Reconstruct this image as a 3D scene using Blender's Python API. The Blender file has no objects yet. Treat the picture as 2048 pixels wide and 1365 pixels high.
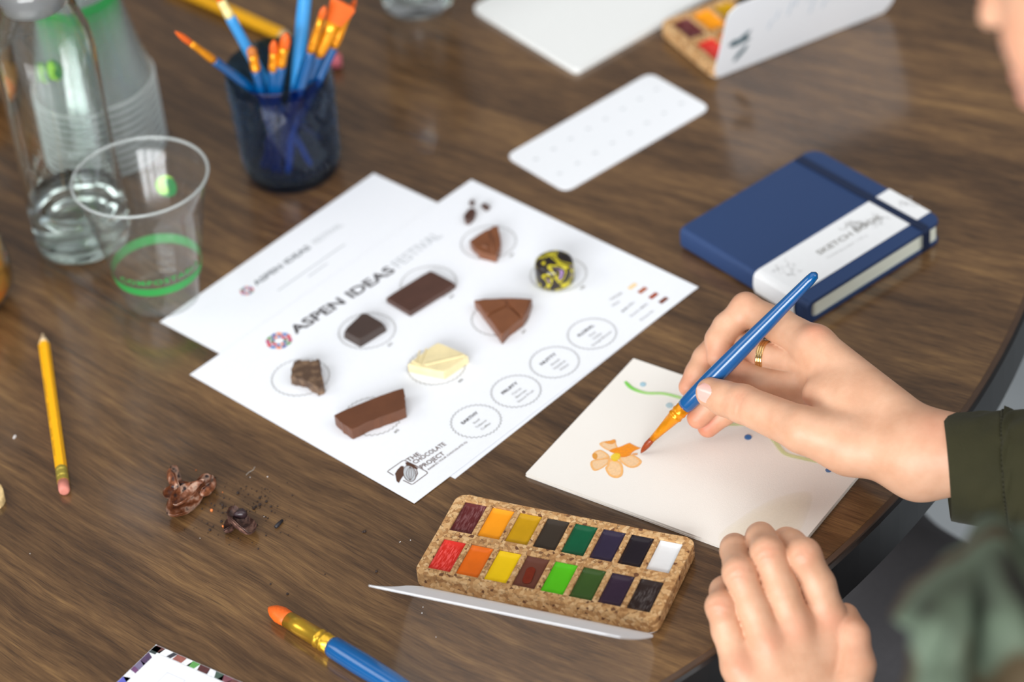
import bpy, bmesh, math, random
import numpy as np
from mathutils import Vector, Matrix
random.seed(7); np.random.seed(7)
SC = bpy.context.scene
COL = SC.collection
# ------------------------------------------------------------------ camera
R2 = np.array([[0.994273, -0.066322, -0.083807], [-0.106875, -0.617001, -0.779671], [0., 0.784163, -0.620555]])
C2 = np.array([0, -1.64973, 1.30553]); FPX = 6200.0
def P(u, v, z=0.0):
    d = R2.T @ np.array([(u - 1024) / FPX, (v - 682.5) / FPX, 1]); s = (z - C2[2]) / d[2]; return C2 + s * d
def D(u, v, t):
    d = R2.T @ np.array([(u - 1024) / FPX, (v - 682.5) / FPX, 1]); return C2 + t * d / np.linalg.norm(d)
cam = bpy.data.cameras.new('camera'); camo = bpy.data.objects.new('camera', cam); COL.objects.link(camo)
M = Matrix.Identity(4)
for i in range(3):
    M[i][0] = R2[0][i]; M[i][1] = -R2[1][i]; M[i][2] = -R2[2][i]; M[i][3] = C2[i]
camo.matrix_world = M
cam.sensor_width = 36; cam.lens = 36 * FPX / 2048; cam.clip_start = .05
cam.dof.use_dof = True; cam.dof.focus_distance = 1.94; cam.dof.aperture_fstop = 3.7
SC.camera = camo
# ------------------------------------------------------------------ light
SC.view_settings.view_transform = 'Standard'; SC.view_settings.look = 'None'
SC.view_settings.gamma = 1; SC.view_settings.use_curve_mapping = False; SC.view_settings.exposure = 0.02
wd = bpy.data.worlds.new('World'); SC.world = wd; wd.use_nodes = True
wn = wd.node_tree; bg = wn.nodes['Background']
bg.inputs[0].default_value = (.93, .96, 1.0, 1); bg.inputs[1].default_value = .24
def area(name, loc, target, sx, sy, e, col):
    l = bpy.data.lights.new(name, 'AREA'); l.shape = 'RECTANGLE'; l.size = sx; l.size_y = sy; l.energy = e; l.color = col
    o = bpy.data.objects.new(name, l); COL.objects.link(o); o.location = loc
    o.rotation_euler = (Vector(target) - Vector(loc)).to_track_quat('-Z', 'Y').to_euler(); return o
for wx in (-2.5, -1.75, -1.0, -.25): area('window_pane_light', (wx, -2.9, 1.05), (0, .2, 0), .6, 1.2, 36, (.97, .985, 1))
area('window_light', (2.1, -1.3, 2.2), (0, 0, 0), 2.4, 1.6, 36, (.97, .985, 1))
area('fill_light_left', (-2.4, -.2, 1.6), (-.1, 0, 0), 1.4, 1.0, 16, (.97, .985, 1))  # weak fill added from the left, not an actual window
area('overhead_fill', (0, -.3, 2.5), (0, -.3, 0), 2.8, 2.8, 26, (1, .97, .93))  # added overhead panel giving soft ambient light, like a bright ceiling; no lamp there
# ------------------------------------------------------------------ material helpers
def s2l(c):
    c = c / 255.0
    return c / 12.92 if c <= .04045 else ((c + .055) / 1.055) ** 2.4
def rgb(r, g, b): return (s2l(r), s2l(g), s2l(b), 1)
class NT:
    def __init__(s, name):
        s.m = bpy.data.materials.new(name); s.m.use_nodes = True; s.t = s.m.node_tree
        s.b = s.t.nodes['Principled BSDF']; s.out = s.t.nodes['Material Output']
    def n(s, ty, **k):
        x = s.t.nodes.new(ty)
        for a, b in k.items(): setattr(x, a, b)
        return x
    def l(s, a, b): s.t.links.new(a, b)
    def coord(s, kind='Object', scale=(1, 1, 1), rot=(0, 0, 0)):
        c = s.n('ShaderNodeTexCoord'); m = s.n('ShaderNodeMapping'); m.inputs['Scale'].default_value = scale; m.inputs['Rotation'].default_value = rot
        s.l(c.outputs[kind], m.inputs[0]); return m.outputs[0]
    def noise(s, vec, scale=5, detail=4, rough=.55, dist=0):
        x = s.n('ShaderNodeTexNoise'); x.inputs['Scale'].default_value = scale; x.inputs['Detail'].default_value = detail
        x.inputs['Roughness'].default_value = rough; x.inputs['Distortion'].default_value = dist
        s.l(vec, x.inputs['Vector']); return x.outputs['Fac']
    def ramp(s, fac, stops, interp='LINEAR'):
        x = s.n('ShaderNodeValToRGB'); x.color_ramp.interpolation = interp; el = x.color_ramp.elements
        el[0].position, el[0].color = stops[0]; el[1].position, el[1].color = stops[-1]
        for p, c in stops[1:-1]:
            e = el.new(p); e.color = c
        s.l(fac, x.inputs[0]); return x.outputs[0]
    def math(s, op, a, b=None, clamp=False):
        x = s.n('ShaderNodeMath', operation=op); x.use_clamp = clamp
        for i, v in enumerate((a, b)):
            if v is None: continue
            if isinstance(v, (int, float)): x.inputs[i].default_value = v
            else: s.l(v, x.inputs[i])
        return x.outputs[0]
    def mix(s, fac, a, b, mode='MIX'):
        x = s.n('ShaderNodeMix', data_type='RGBA', blend_type=mode)
        for i, v in ((0, fac), (6, a), (7, b)):
            if isinstance(v, (int, float)): x.inputs[i].default_value = v
            elif isinstance(v, tuple): x.inputs[i].default_value = v
            else: s.l(v, x.inputs[i])
        return x.outputs[2]
    def bump(s, h, strength=.3, dist=.001):
        x = s.n('ShaderNodeBump'); x.inputs['Strength'].default_value = strength; x.inputs['Distance'].default_value = dist
        s.l(h, x.inputs['Height']); s.l(x.outputs[0], s.b.inputs['Normal'])
    def set(s, **k):
        for a, v in k.items():
            i = s.b.inputs[a.replace('_', ' ')]
            if hasattr(v, 'is_output'): s.l(v, i)
            else: i.default_value = v
        return s
MATS = {}
def mat(name, col, rough=.5, var=.06, vscale=300, bump=0, bscale=800, **k):
    if name in MATS: return MATS[name]
    t = NT(name); v = t.coord()
    n = t.noise(v, vscale, 3)
    dark = tuple(x * (1 - var) for x in col[:3]) + (1,); lite = tuple(min(1, x * (1 + var)) for x in col[:3]) + (1,)
    t.set(Base_Color=t.ramp(n, [(.3, dark), (.7, lite)]), Roughness=rough)
    if bump: t.bump(t.noise(v, bscale, 3), bump, .0006)
    t.set(**k); MATS[name] = t.m; return t.m
def clear(name, tint, ior=1.45, rough=.03, cloud=0.0):
    """thin clear sheet: tinted transparency plus a Fresnel reflection"""
    if name in MATS: return MATS[name]
    t = NT(name); tr = t.n('ShaderNodeBsdfTransparent'); tr.inputs[0].default_value = tint
    gl = t.n('ShaderNodeBsdfGlossy'); gl.inputs['Roughness'].default_value = rough
    lw = t.n('ShaderNodeLayerWeight'); lw.inputs[0].default_value = .5; f0 = ((ior - 1) / (ior + 1)) ** 2   # Schlick, the same from both sides
    fr = t.math('ADD', t.math('MULTIPLY', t.math('POWER', lw.outputs['Facing'], 5), 1 - f0), f0)
    mx = t.n('ShaderNodeMixShader'); t.l(fr, mx.inputs[0]); t.l(tr.outputs[0], mx.inputs[1]); t.l(gl.outputs[0], mx.inputs[2])
    last = mx.outputs[0]
    if cloud:
        df = t.n('ShaderNodeBsdfDiffuse'); df.inputs[0].default_value = (.8, .84, .83, 1)
        m2 = t.n('ShaderNodeMixShader'); m2.inputs[0].default_value = cloud; t.l(last, m2.inputs[1]); t.l(df.outputs[0], m2.inputs[2]); last = m2.outputs[0]
    t.l(last, t.out.inputs[0]); t.t.nodes.remove(t.b); MATS[name] = t.m; return t.m
# ------------------------------------------------------------------ object helpers
ROOTM = {}
def tag(o, label, cat, group=None, kind=None):
    o['label'] = label; o['category'] = cat
    if group: o['group'] = group
    if kind: o['kind'] = kind
    return o
def thing(name, loc, rz, label, cat, group=None):
    o = bpy.data.objects.new(name, None); COL.objects.link(o); o.empty_display_size = .02
    o.location = tuple(map(float, loc)); o.rotation_euler = (0, 0, rz)
    ROOTM[o.name] = Matrix.Translation(Vector(o.location)) @ Matrix.Rotation(rz, 4, 'Z')
    return tag(o, label, cat, group)
def obj(name, data, m, parent=None, world=True, smooth=False, kind=None, label=None):
    """data = (verts, faces) or a bmesh; world=True: coordinates are world ones, brought into the parent's frame"""
    me = bpy.data.meshes.new(name)
    if isinstance(data, bmesh.types.BMesh): data.to_mesh(me); data.free()
    else: me.from_pydata([tuple(map(float, v)) for v in data[0]], [], data[1])
    if smooth:
        me.polygons.foreach_set('use_smooth', [True] * len(me.polygons))
    o = bpy.data.objects.new(name, me); COL.objects.link(o)
    if isinstance(m, (list, tuple)):
        for x in m: me.materials.append(x)
    elif m: me.materials.append(m)
    if parent:
        o.parent = parent
        if world:
            p = parent; T = Matrix.Identity(4)
            while p is not None:
                T = ROOTM.get(p.name, Matrix.Identity(4)) @ T; p = p.parent
            me.transform(T.inverted())
    if kind: o['kind'] = kind
    if label: o['label'] = label
    return o
def solo(o, label, cat, origin=None, group=None):
    """a thing that is one mesh: put its origin at its base"""
    me = o.data; co = np.array([v.co[:] for v in me.vertices]); c = np.array([co[:, 0].mean(), co[:, 1].mean(), co[:, 2].min()]) if origin is None else np.array(origin)
    me.transform(Matrix.Translation(Vector(-c))); o.location = tuple(map(float, c)); ROOTM[o.name] = Matrix.Translation(Vector(c))
    return tag(o, label, cat, group)
def prism(pts, z0, z1, bev=0.0, seg=2, sub=0):
    """closed prism over a polygon given in world xy"""
    bm = bmesh.new(); pts = [tuple(map(float, p[:2])) for p in pts]
    a = sum(pts[i][0] * pts[(i + 1) % len(pts)][1] - pts[(i + 1) % len(pts)][0] * pts[i][1] for i in range(len(pts)))
    if a < 0: pts = pts[::-1]
    lo = [bm.verts.new((x, y, z0)) for x, y in pts]; hi = [bm.verts.new((x, y, z1)) for x, y in pts]
    bm.faces.new(hi); bm.faces.new(lo[::-1]); n = len(pts)
    for i in range(n): bm.faces.new((lo[i], lo[(i + 1) % n], hi[(i + 1) % n], hi[i]))
    if bev:
        ed = [e for e in bm.edges if abs(e.verts[0].co.z - z1) < 1e-7 and abs(e.verts[1].co.z - z1) < 1e-7]
        bmesh.ops.bevel(bm, geom=ed, offset=bev, segments=seg, profile=.5, affect='EDGES')
    return bm
def rrect(cx, cy, w, h, r, ang=0, n=5):
    out = []
    for sx, sy, a0 in ((1, 1, 0), (-1, 1, 90), (-1, -1, 180), (1, -1, 270)):
        for k in range(n + 1):
            a = math.radians(a0 + 90 * k / n)
            out.append((sx * (w / 2 - r) + r * math.cos(a), sy * (h / 2 - r) + r * math.sin(a)))
    c, s = math.cos(ang), math.sin(ang)
    return [(cx + x * c - y * s, cy + x * s + y * c) for x, y in out]
def rquad(q, r, n=5):
    """rounded corners on a convex quad"""
    out = []; q = [np.array(p[:2], float) for p in q]
    for i in range(len(q)):
        p = q[i]; a = q[i - 1] - p; b = q[(i + 1) % len(q)] - p; a = a / np.linalg.norm(a) * r; b = b / np.linalg.norm(b) * r
        for k in range(n + 1):
            t = k / n; out.append(tuple((1 - t) ** 2 * (p + a) + 2 * t * (1 - t) * p + t * t * (p + b)))
    return out
def lathe(prof, n=48, closed=False):
    V = []; F = []
    for r, z in prof:
        for k in range(n):
            a = 2 * math.pi * k / n; V.append((r * math.cos(a), r * math.sin(a), z))
    m = len(prof)
    for i in range(m - 1 + (1 if closed else 0)):
        j = (i + 1) % m
        for k in range(n): F.append((i * n + k, i * n + (k + 1) % n, j * n + (k + 1) % n, j * n + k))
    if not closed:
        for i, rev in ((0, True), (m - 1, False)):
            f = [i * n + k for k in range(n)]; F.append(tuple(f[::-1] if rev else f))
    return V, F
def tube(path, rad, n=14, flat=None, cap=True):
    """swept tube; rad = list of radii or of (ra, rb)"""
    path = [np.array(p, float) for p in path]; V = []; F = []
    up = np.array([0, 0, 1.0])
    if flat is not None: up = np.array(flat, float)
    for i, p in enumerate(path):
        d = path[min(i + 1, len(path) - 1)] - path[max(i - 1, 0)]; d /= np.linalg.norm(d) + 1e-12
        x = np.cross(d, up)
        if np.linalg.norm(x) < 1e-4: x = np.cross(d, [0, 1, .1])
        x /= np.linalg.norm(x); y = np.cross(x, d)
        ra, rb = rad[i] if isinstance(rad[i], (tuple, list)) else (rad[i], rad[i])
        for k in range(n):
            a = 2 * math.pi * k / n; V.append(p + x * ra * math.cos(a) + y * rb * math.sin(a))
    for i in range(len(path) - 1):
        for k in range(n): F.append((i * n + k, i * n + (k + 1) % n, (i + 1) * n + (k + 1) % n, (i + 1) * n + k))
    if cap:
        F.append(tuple(range(n))[::-1]); F.append(tuple((len(path) - 1) * n + k for k in range(n)))
    return V, F
def join(*parts):
    V = []; F = []
    for v, f in parts:
        o = len(V); V += list(v); F += [tuple(i + o for i in q) for q in f]
    return V, F
def beads(cs, r, sub=1, squash=None):
    bm = bmesh.new(); bmesh.ops.create_icosphere(bm, subdivisions=sub, radius=1)
    bv = np.array([v.co[:] for v in bm.verts]); bf = [tuple(v.index for v in f.verts) for f in bm.faces]; bm.free()
    return join(*[(bv * (r if np.isscalar(r) else r[i]) + np.array(c), bf) for i, c in enumerate(cs)])
def flat(name, pts, z, m, parent):
    pts = [tuple(p[:2]) for p in pts]
    a = sum(pts[i][0] * pts[(i + 1) % len(pts)][1] - pts[(i + 1) % len(pts)][0] * pts[i][1] for i in range(len(pts)))
    if a < 0: pts = pts[::-1]
    return obj(name, ([(x, y, z) for x, y in pts], [tuple(range(len(pts)))]), m, parent)
def text_mesh(s, bold=0.0, space=1.0):
    cu = bpy.data.curves.new('txt', 'FONT'); cu.body = s; cu.size = 1; cu.offset = bold; cu.space_character = space; cu.resolution_u = 3
    o = bpy.data.objects.new('txt', cu); COL.objects.link(o)
    dg = bpy.context.evaluated_depsgraph_get(); me = bpy.data.meshes.new_from_object(o.evaluated_get(dg))
    V = np.array([v.co[:] for v in me.vertices]); F = [tuple(p.vertices) for p in me.polygons]
    bpy.data.objects.remove(o); bpy.data.curves.remove(cu); bpy.data.meshes.remove(me)
    return V, F
def text_on(name, s, a, b, cap, z, m, parent, bold=0.0, up=None, space=1.0, fn=None):
    """lettering whose baseline runs from a to b (world xy), capital height cap"""
    V, F = text_mesh(s, bold, space); a = np.array(a[:2], float); b = np.array(b[:2], float)
    L = np.linalg.norm(b - a); d = (b - a) / L; n = np.array([-d[1], d[0]])
    x0, x1 = V[:, 0].min(), V[:, 0].max(); sx = L / (x1 - x0); sy = cap / .72
    X = a + np.outer((V[:, 0] - x0) * sx, d) + np.outer(V[:, 1] * sy, n)
    W = np.c_[X, np.full(len(X), z)]
    if fn: W = fn(W)
    return obj(name, (W, F), m, parent)
def scallop(name, c, r, z, m, parent, teeth=34, w=.0005, amp=.0006):
    V = []; F = []; n = teeth * 6
    for k in range(n):
        a = 2 * math.pi * k / n; rr = r + amp * math.sin(teeth * a)
        for q in (rr - w / 2, rr + w / 2): V.append((c[0] + q * math.cos(a), c[1] + q * math.sin(a), z))
    for k in range(n):
        j = (k + 1) % n; F.append((2 * k, 2 * k + 1, 2 * j + 1, 2 * j))
    return obj(name, (V, F), m, parent)
def copy_tree(o, loc=None, rz=None, label=None):
    c = o.copy(); COL.objects.link(c)
    for ch in o.children:
        d = ch.copy(); COL.objects.link(d); d.parent = c
        for g in ch.children:
            e = g.copy(); COL.objects.link(e); e.parent = d
    if loc is not None: c.location = tuple(map(float, loc))
    if rz is not None: c.rotation_euler = (0, 0, rz)
    if label: c['label'] = label
    return c
# ------------------------------------------------------------------ distance-field modelling (numpy) for the body
def s_cone(p, a, b, r1, r2):
    a = np.asarray(a, float); ba = np.asarray(b, float) - a; pa = p - a
    t = np.clip((pa @ ba) / (ba @ ba + 1e-12), 0, 1); return np.linalg.norm(pa - t[..., None] * ba, axis=-1) - (r1 + (r2 - r1) * t)
def s_ell(p, c, ax, r):
    q = (p - np.asarray(c, float)) @ np.asarray(ax, float).T / np.asarray(r, float); k = np.linalg.norm(q, axis=-1)
    return (k - 1) * min(r) * .9 if max(r) / min(r) > 2.5 else (k - 1) * (sum(r) / 3)
def smin(a, b, k):
    h = np.maximum(k - np.abs(a - b), 0) / k; return np.minimum(a, b) - h * h * k * .25
def smax(a, b, k): return -smin(-a, -b, k)
def polish(fn, lo, hi, h, blk=12):
    """evaluate fn on a sparse grid and extract a quad surface (surface nets)"""
    lo = np.array(lo, float); n = np.ceil((np.array(hi) - lo) / h / blk).astype(int) * blk; G = np.full(n + 1, 1.0, np.float32)
    nb = n // blk; I = np.stack(np.meshgrid(*[np.arange(k) for k in nb], indexing='ij'), -1).reshape(-1, 3)
    c = lo + (I + .5) * blk * h; dc = fn(c); R = blk * h * .5 * 1.7321 * 1.25 + h * 2
    for ii, d in zip(I, dc):
        s = ii * blk
        if abs(d) > R:
            if d < 0: G[s[0]:s[0] + blk + 1, s[1]:s[1] + blk + 1, s[2]:s[2] + blk + 1] = -1
    act = I[np.abs(dc) <= R]; loc = np.stack(np.meshgrid(*[np.arange(blk + 1)] * 3, indexing='ij'), -1).reshape(-1, 3)
    for k0 in range(0, len(act), 64):
        a = act[k0:k0 + 64]; pts = lo + (a[:, None, :] * blk + loc[None]) * h; v = fn(pts.reshape(-1, 3)).reshape(len(a), blk + 1, blk + 1, blk + 1)
        for s, vv_ in zip(a * blk, v): G[s[0]:s[0] + blk + 1, s[1]:s[1] + blk + 1, s[2]:s[2] + blk + 1] = vv_
    S = G < 0; m = np.zeros(n, np.int8)
    for dx in (0, 1):
        for dy in (0, 1):
            for dz in (0, 1): m += S[dx:dx + n[0], dy:dy + n[1], dz:dz + n[2]]
    cell = np.argwhere((m > 0) & (m < 8)); idx = -np.ones(n, np.int64); idx[tuple(cell.T)] = np.arange(len(cell))
    acc = np.zeros((len(cell), 3)); cnt = np.zeros(len(cell)); x, y, z = cell.T
    cs_ = [(i, j, k) for i in (0, 1) for j in (0, 1) for k in (0, 1)]
    for a in cs_:
        for ax in range(3):
            if a[ax]: continue
            b = list(a); b[ax] = 1; va = G[x + a[0], y + a[1], z + a[2]]; vb = G[x + b[0], y + b[1], z + b[2]]
            ok = (va < 0) != (vb < 0); t_ = np.where(ok, va / np.where(ok, va - vb, 1), 0); pt = np.tile(np.array(a, float), (len(cell), 1)); pt[:, ax] += t_
            acc += pt * ok[:, None]; cnt += ok
    V = lo + (cell + acc / cnt[:, None]) * h; F = []
    for ax in range(3):
        u, w = [(1, 2), (2, 0), (0, 1)][ax]; sl0 = [slice(None)] * 3; sl1 = [slice(None)] * 3; sl0[ax] = slice(0, n[ax]); sl1[ax] = slice(1, n[ax] + 1)
        E = np.argwhere(S[tuple(sl0)] != S[tuple(sl1)]); E = E[(E[:, u] > 0) & (E[:, w] > 0) & (E[:, u] < n[u]) & (E[:, w] < n[w])]
        if not len(E): continue
        def at(du, dw):
            q = E.copy(); q[:, u] -= du; q[:, w] -= dw; return idx[q[:, 0], q[:, 1], q[:, 2]]
        Q = np.stack([at(1, 1), at(0, 1), at(0, 0), at(1, 0)], 1); fl_ = ~S[E[:, 0], E[:, 1], E[:, 2]]; Q[fl_] = Q[fl_][:, ::-1]; F.append(Q)
    F = np.concatenate(F); F = F[(F >= 0).all(1)]; return V, F
def fast_mesh(name, V, F, m, parent, attr=None, smooth=True, label=None):
    me = bpy.data.meshes.new(name); me.vertices.add(len(V)); T = ROOTM[parent.name].inverted() if parent else Matrix.Identity(4)
    W = V @ np.array(T.to_3x3()).T + np.array(T.translation); me.vertices.foreach_set('co', W.astype(np.float32).ravel())
    me.loops.add(F.size); me.polygons.add(len(F)); me.loops.foreach_set('vertex_index', F.astype(np.int32).ravel())
    me.polygons.foreach_set('loop_start', np.arange(0, F.size, F.shape[1], dtype=np.int32)); 
    me.polygons.foreach_set('use_smooth', [smooth] * len(F)); me.update(calc_edges=True); me.validate()
    if attr is not None:
        for k, a in attr.items():
            q = me.attributes.new(k, 'FLOAT', 'POINT'); q.data.foreach_set('value', a.astype(np.float32))
    o = bpy.data.objects.new(name, me); COL.objects.link(o); me.materials.append(m)
    if parent: o.parent = parent
    if label: o['label'] = label
    return o
# ------------------------------------------------------------------ setting: floor
t = NT('floor_concrete'); v = t.coord()
t.set(Base_Color=t.ramp(t.noise(v, 3, 6), [(.3, rgb(150, 156, 160)), (.7, rgb(178, 184, 187))]), Roughness=.5)
bm = bmesh.new(); bmesh.ops.create_grid(bm, x_segments=1, y_segments=1, size=6)
for q in bm.verts: q.co.z = -.76
fl = obj('floor', bm, t.m, kind='structure')
# ------------------------------------------------------------------ table
TC = (-.3688, .3193); TR = .7885; TH = .040
table = thing('table', (TC[0], TC[1], -.76), 0, 'round dark walnut table with a black edge band that everything lies on', 'table')
t = NT('walnut_top'); GR = math.radians(39)
tc = t.n('ShaderNodeTexCoord'); sx3 = t.n('ShaderNodeSeparateXYZ'); t.l(tc.outputs['Object'], sx3.inputs[0])
wx_ = t.math('ADD', sx3.outputs[0], TC[0]); gy = t.math('ADD', sx3.outputs[1], t.math('MULTIPLY', wx_, .84)); gy = t.math('SUBTRACT', gy, t.math('MULTIPLY', t.math('MULTIPLY', wx_, wx_), .315))
warp = t.n('ShaderNodeTexNoise'); warp.inputs['Scale'].default_value = 3.5; warp.inputs['Detail'].default_value = 3; t.l(tc.outputs['Object'], warp.inputs['Vector'])
gy = t.math('ADD', t.math('MULTIPLY', gy, .77), t.math('MULTIPLY', warp.outputs['Fac'], .045))
ad = t.n('ShaderNodeCombineXYZ'); t.l(t.math('MULTIPLY', wx_, 1.25), ad.inputs[0]); t.l(gy, ad.inputs[1])
def sc(v3):
    m_ = t.n('ShaderNodeVectorMath', operation='MULTIPLY'); t.l(ad.outputs[0], m_.inputs[0]); m_.inputs[1].default_value = v3; return m_.outputs[0]
n1 = t.noise(sc((3.0, 22, 1)), 1, 5, .6); n2 = t.noise(sc((14, 130, 1)), 1, 5, .65); n3 = t.noise(sc((60, 1100, 1)), 1, 3, .6); n4 = t.noise(sc((5, 9, 1)), 1, 3, .5)
f = t.math('ADD', t.math('MULTIPLY', n1, .36), t.math('MULTIPLY', n2, .30))
f = t.math('ADD', f, t.math('MULTIPLY', n3, .20)); f = t.math('ADD', f, t.math('MULTIPLY', n4, .14))
wc = t.ramp(f, [(.36, rgb(50, 34, 20)), (.46, rgb(82, 58, 35)), (.53, rgb(108, 79, 49)), (.64, rgb(150, 114, 70))])
pore = t.ramp(t.noise(sc((38, 1500, 1)), 1, 2, .5), [(.34, (0, 0, 0, 1)), (.43, (1, 1, 1, 1))])
wc = t.mix(t.math('MULTIPLY', t.math('SUBTRACT', 1, pore), .55), wc, rgb(44, 30, 19))
t.set(Base_Color=wc, Roughness=t.ramp(n2, [(.3, (.20, .20, .20, 1)), (.7, (.27, .27, .27, 1))]), Specular_IOR_Level=.5, Coat_Weight=.7, Coat_Roughness=.14); t.bump(pore, .12, .0002)
WOOD = t.m
t = NT('black_edge'); v = t.coord(); t.set(Base_Color=t.ramp(t.noise(v, 40, 4), [(.3, rgb(26, 25, 26)), (.7, rgb(36, 35, 36))]), Roughness=.32); EDGE = t.m
STRIP = mat('edge_strip', rgb(78, 58, 44), .4, .15, 60)
def ring_prof(name, prof, m, n=220, closed=True):
    V, F = lathe(prof, n, closed); V = [(x, y, z + .76) for x, y, z in V]
    return obj(name, (V, F), m, table, world=False, smooth=False)
ring_prof('table_top', [(0.001, -.010), (TR, -.010), (TR, -.0004), (TR - .0004, 0), (0.001, 0)], WOOD)
ring_prof('edge_strip', [(TR, -.010), (TR + .0035, -.010), (TR + .0035, -.0006), (TR, -.0002)], STRIP)
o = ring_prof('edge_band', [(TR - .05, -TH), (TR + .0025, -TH), (TR + .0055, -TH + .003), (TR + .0055, -.004), (TR + .0035, -.0025), (TR - .05, -.0101)], EDGE)
V, F = lathe([(.30, 0), (.30, .012), (.06, .03), (.045, .06), (.045, .70), (.2, .72), (.2, .7195)], 64)
obj('pedestal', (V, F), EDGE, table, world=False, smooth=True)
# ------------------------------------------------------------------ papers
PAPER = mat('white_paper', (.86, .88, .92, 1), .75, .01, 400)
CARD = mat('white_card', (.88, .90, .93, 1), .6, .01, 400)
INK = mat('dark_ink', rgb(52, 44, 44), .7, .05); GREY = mat('grey_ink', rgb(150, 150, 150), .7, .05); PALE = mat('pale_ink', rgb(190, 194, 198), .7, .03)
BRINK = mat('brown_ink', rgb(84, 54, 38), .7, .05); LINE = mat('line_ink', rgb(110, 106, 96), .7, .05)
def sheet_box(q, z0, z1): return prism(q, z0, z1)
# letter-size sheet that lies under the tasting mat (portrait)
A = P(320, 645)[:2]; B = P(745, 349)[:2]; d = (B - A) / np.linalg.norm(B - A); e = np.array([d[1], -d[0]])
q2 = [A, A + d * .2159, A + d * .2159 + e * .2794, A + e * .2794]
s2 = thing('letterhead_sheet', (A[0], A[1], 0), math.atan2(d[1], d[0]), 'white letterhead sheet half hidden under the chocolate tasting mat', 'paper')
obj('page', sheet_box(q2, .0002, .0004), PAPER, s2); Z2 = .00055
def logo(c, r, d, z, parent):
    """hexagon of short coloured bars"""
    n = np.array([-d[1], d[0]]); cols = [(214, 40, 44), (30, 110, 190), (238, 120, 40), (40, 70, 160), (90, 150, 70), (196, 40, 110)]
    for k in range(6):
        a = math.radians(60 * k + 30); ax = np.array([math.cos(a), math.sin(a)]); tx = np.array([-ax[1], ax[0]])
        for j in range(2):
            for s in (-1, 1):
                r0 = (.50 + .34 * j) * r; L = (.22 + .16 * j) * r; cc = c + d * (ax[0] * r0) + n * (ax[1] * r0)
                T = d * tx[0] + n * tx[1]; Xx = d * ax[0] + n * ax[1]; o0 = cc + T * (s * L * .62)
                pts = [o0 - T * L * .55 - Xx * .14 * r, o0 + T * L * .55 - Xx * .14 * r, o0 + T * L * .55 + Xx * .14 * r, o0 - T * L * .55 + Xx * .14 * r]
                cl = cols[(k * 2 + j + (s > 0)) % 6]; flat('logo_bar', pts, z, mat('print_%d_%d_%d' % cl, cl and rgb(*cl), .6, .03), parent)
logo(P(494, 583)[:2], .0048, d, Z2, s2)
text_on('heading', 'ASPEN IDEAS', P(513, 573), P(623, 497), .0052, Z2, mat('ink_soft', rgb(95, 100, 105), .7), s2, .02)
text_on('heading', 'FESTIVAL', P(632, 490), P(688, 452), .0052, Z2, PALE, s2, 0)
for a_, b_ in (((556, 583), (690, 490)), ((617, 555), (655, 528)), ((610, 640), (800, 450))):
    if a_ == (610, 640): continue
    a_ = P(*a_)[:2]; b_ = P(*b_)[:2]; nn = np.array([-(b_ - a_)[1], (b_ - a_)[0]]); nn = nn / np.linalg.norm(nn) * .0005
    flat('text_line', [a_ - nn, b_ - nn, b_ + nn, a_ + nn], Z2, PALE, s2)
# tasting mat
A = P(380, 752)[:2]; B = P(943, 362)[:2]; C_ = P(829, 1010)[:2]; Dd = P(1397, 577)[:2]
d = (B - A) / np.linalg.norm(B - A); e = np.array([d[1], -d[0]])
s1 = thing('tasting_mat', (A[0], A[1], 0), math.atan2(d[1], d[0]), 'white printed chocolate tasting sheet with eight numbered circles and chocolates on it', 'paper')
q1 = [A, B, Dd, C_]
obj('page', sheet_box(q1, .0009, .0011), PAPER, s1); Z1 = .00125
ZM = .0012
logo(P(558, 682, ZM)[:2], .0088, d, Z1, s1)
text_on('heading', 'ASPEN IDEAS', P(592, 669, ZM), P(792, 542, ZM), .0094, Z1, INK, s1, .022)
text_on('heading', 'FESTIVAL', P(799, 536, ZM), P(886, 472, ZM), .0094, Z1, PALE, s1, .0)
def along(c, L, off=0.0):
    c = np.array(c[:2]) - np.array([-d[1], d[0]]) * off; return c - d * L / 2, c + d * L / 2
numc = [((601, 755), 1), ((734, 662), 2), ((857, 567), 3), ((977, 485), 4), ((745, 833), 5), ((873, 733), 6), ((1000, 636), 7), ((1117, 549), 8)]
for (u, w), k in numc:
    c = P(u, w, ZM); scallop('scalloped_circle', c, .0195, Z1, LINE, s1)
    cc = np.array(c[:2]) - d * .0013 + e * .0245; text_on('circle_number', '#%d' % k, *along(cc, .0042), .0022, Z1, LINE, s1, .01)
for (u, w), nm, ls in (((952, 843), 'EARTHY', ('Soil', 'Tobacco', 'Coffee')), ((1032, 783), 'FRUITY', ('Citrus', 'Berries', 'Stone Fruit')), ((1109, 725), 'NUTTY', ('Almond', 'Hazelnut', 'Walnut')), ((1184, 668), 'FLORAL', ('Rose', 'Violet', 'Orange Blossom'))):
    c = np.array(P(u, w, ZM)[:2]); scallop('scalloped_circle', c, .0165, Z1, LINE, s1)
    text_on('flavour_name', nm, *along(c - e * .0045, .0150), .0026, Z1, INK, s1, .03)
    for i, l_ in enumerate(ls): text_on('flavour_note', l_, *along(c + e * (.0012 + .0042 * i), .0014 * len(l_)), .0019, Z1, LINE, s1)
for (u, w), cl in (((1265, 573), (245, 216, 165)), ((1285, 581), (176, 98, 62)), ((1307, 592), (160, 66, 32)), ((1327, 601), (118, 60, 38))):
    c = np.array(P(u, w, ZM)[:2]); L = .0075; h = .0036
    flat('colour_swatch', [c - d * L / 2 - e * h / 2, c + d * L / 2 - e * h / 2, c + d * L / 2 + e * h / 2, c - d * L / 2 + e * h / 2], Z1, mat('swatch_%d' % cl[1], rgb(*cl), .6, .03), s1)
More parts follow.
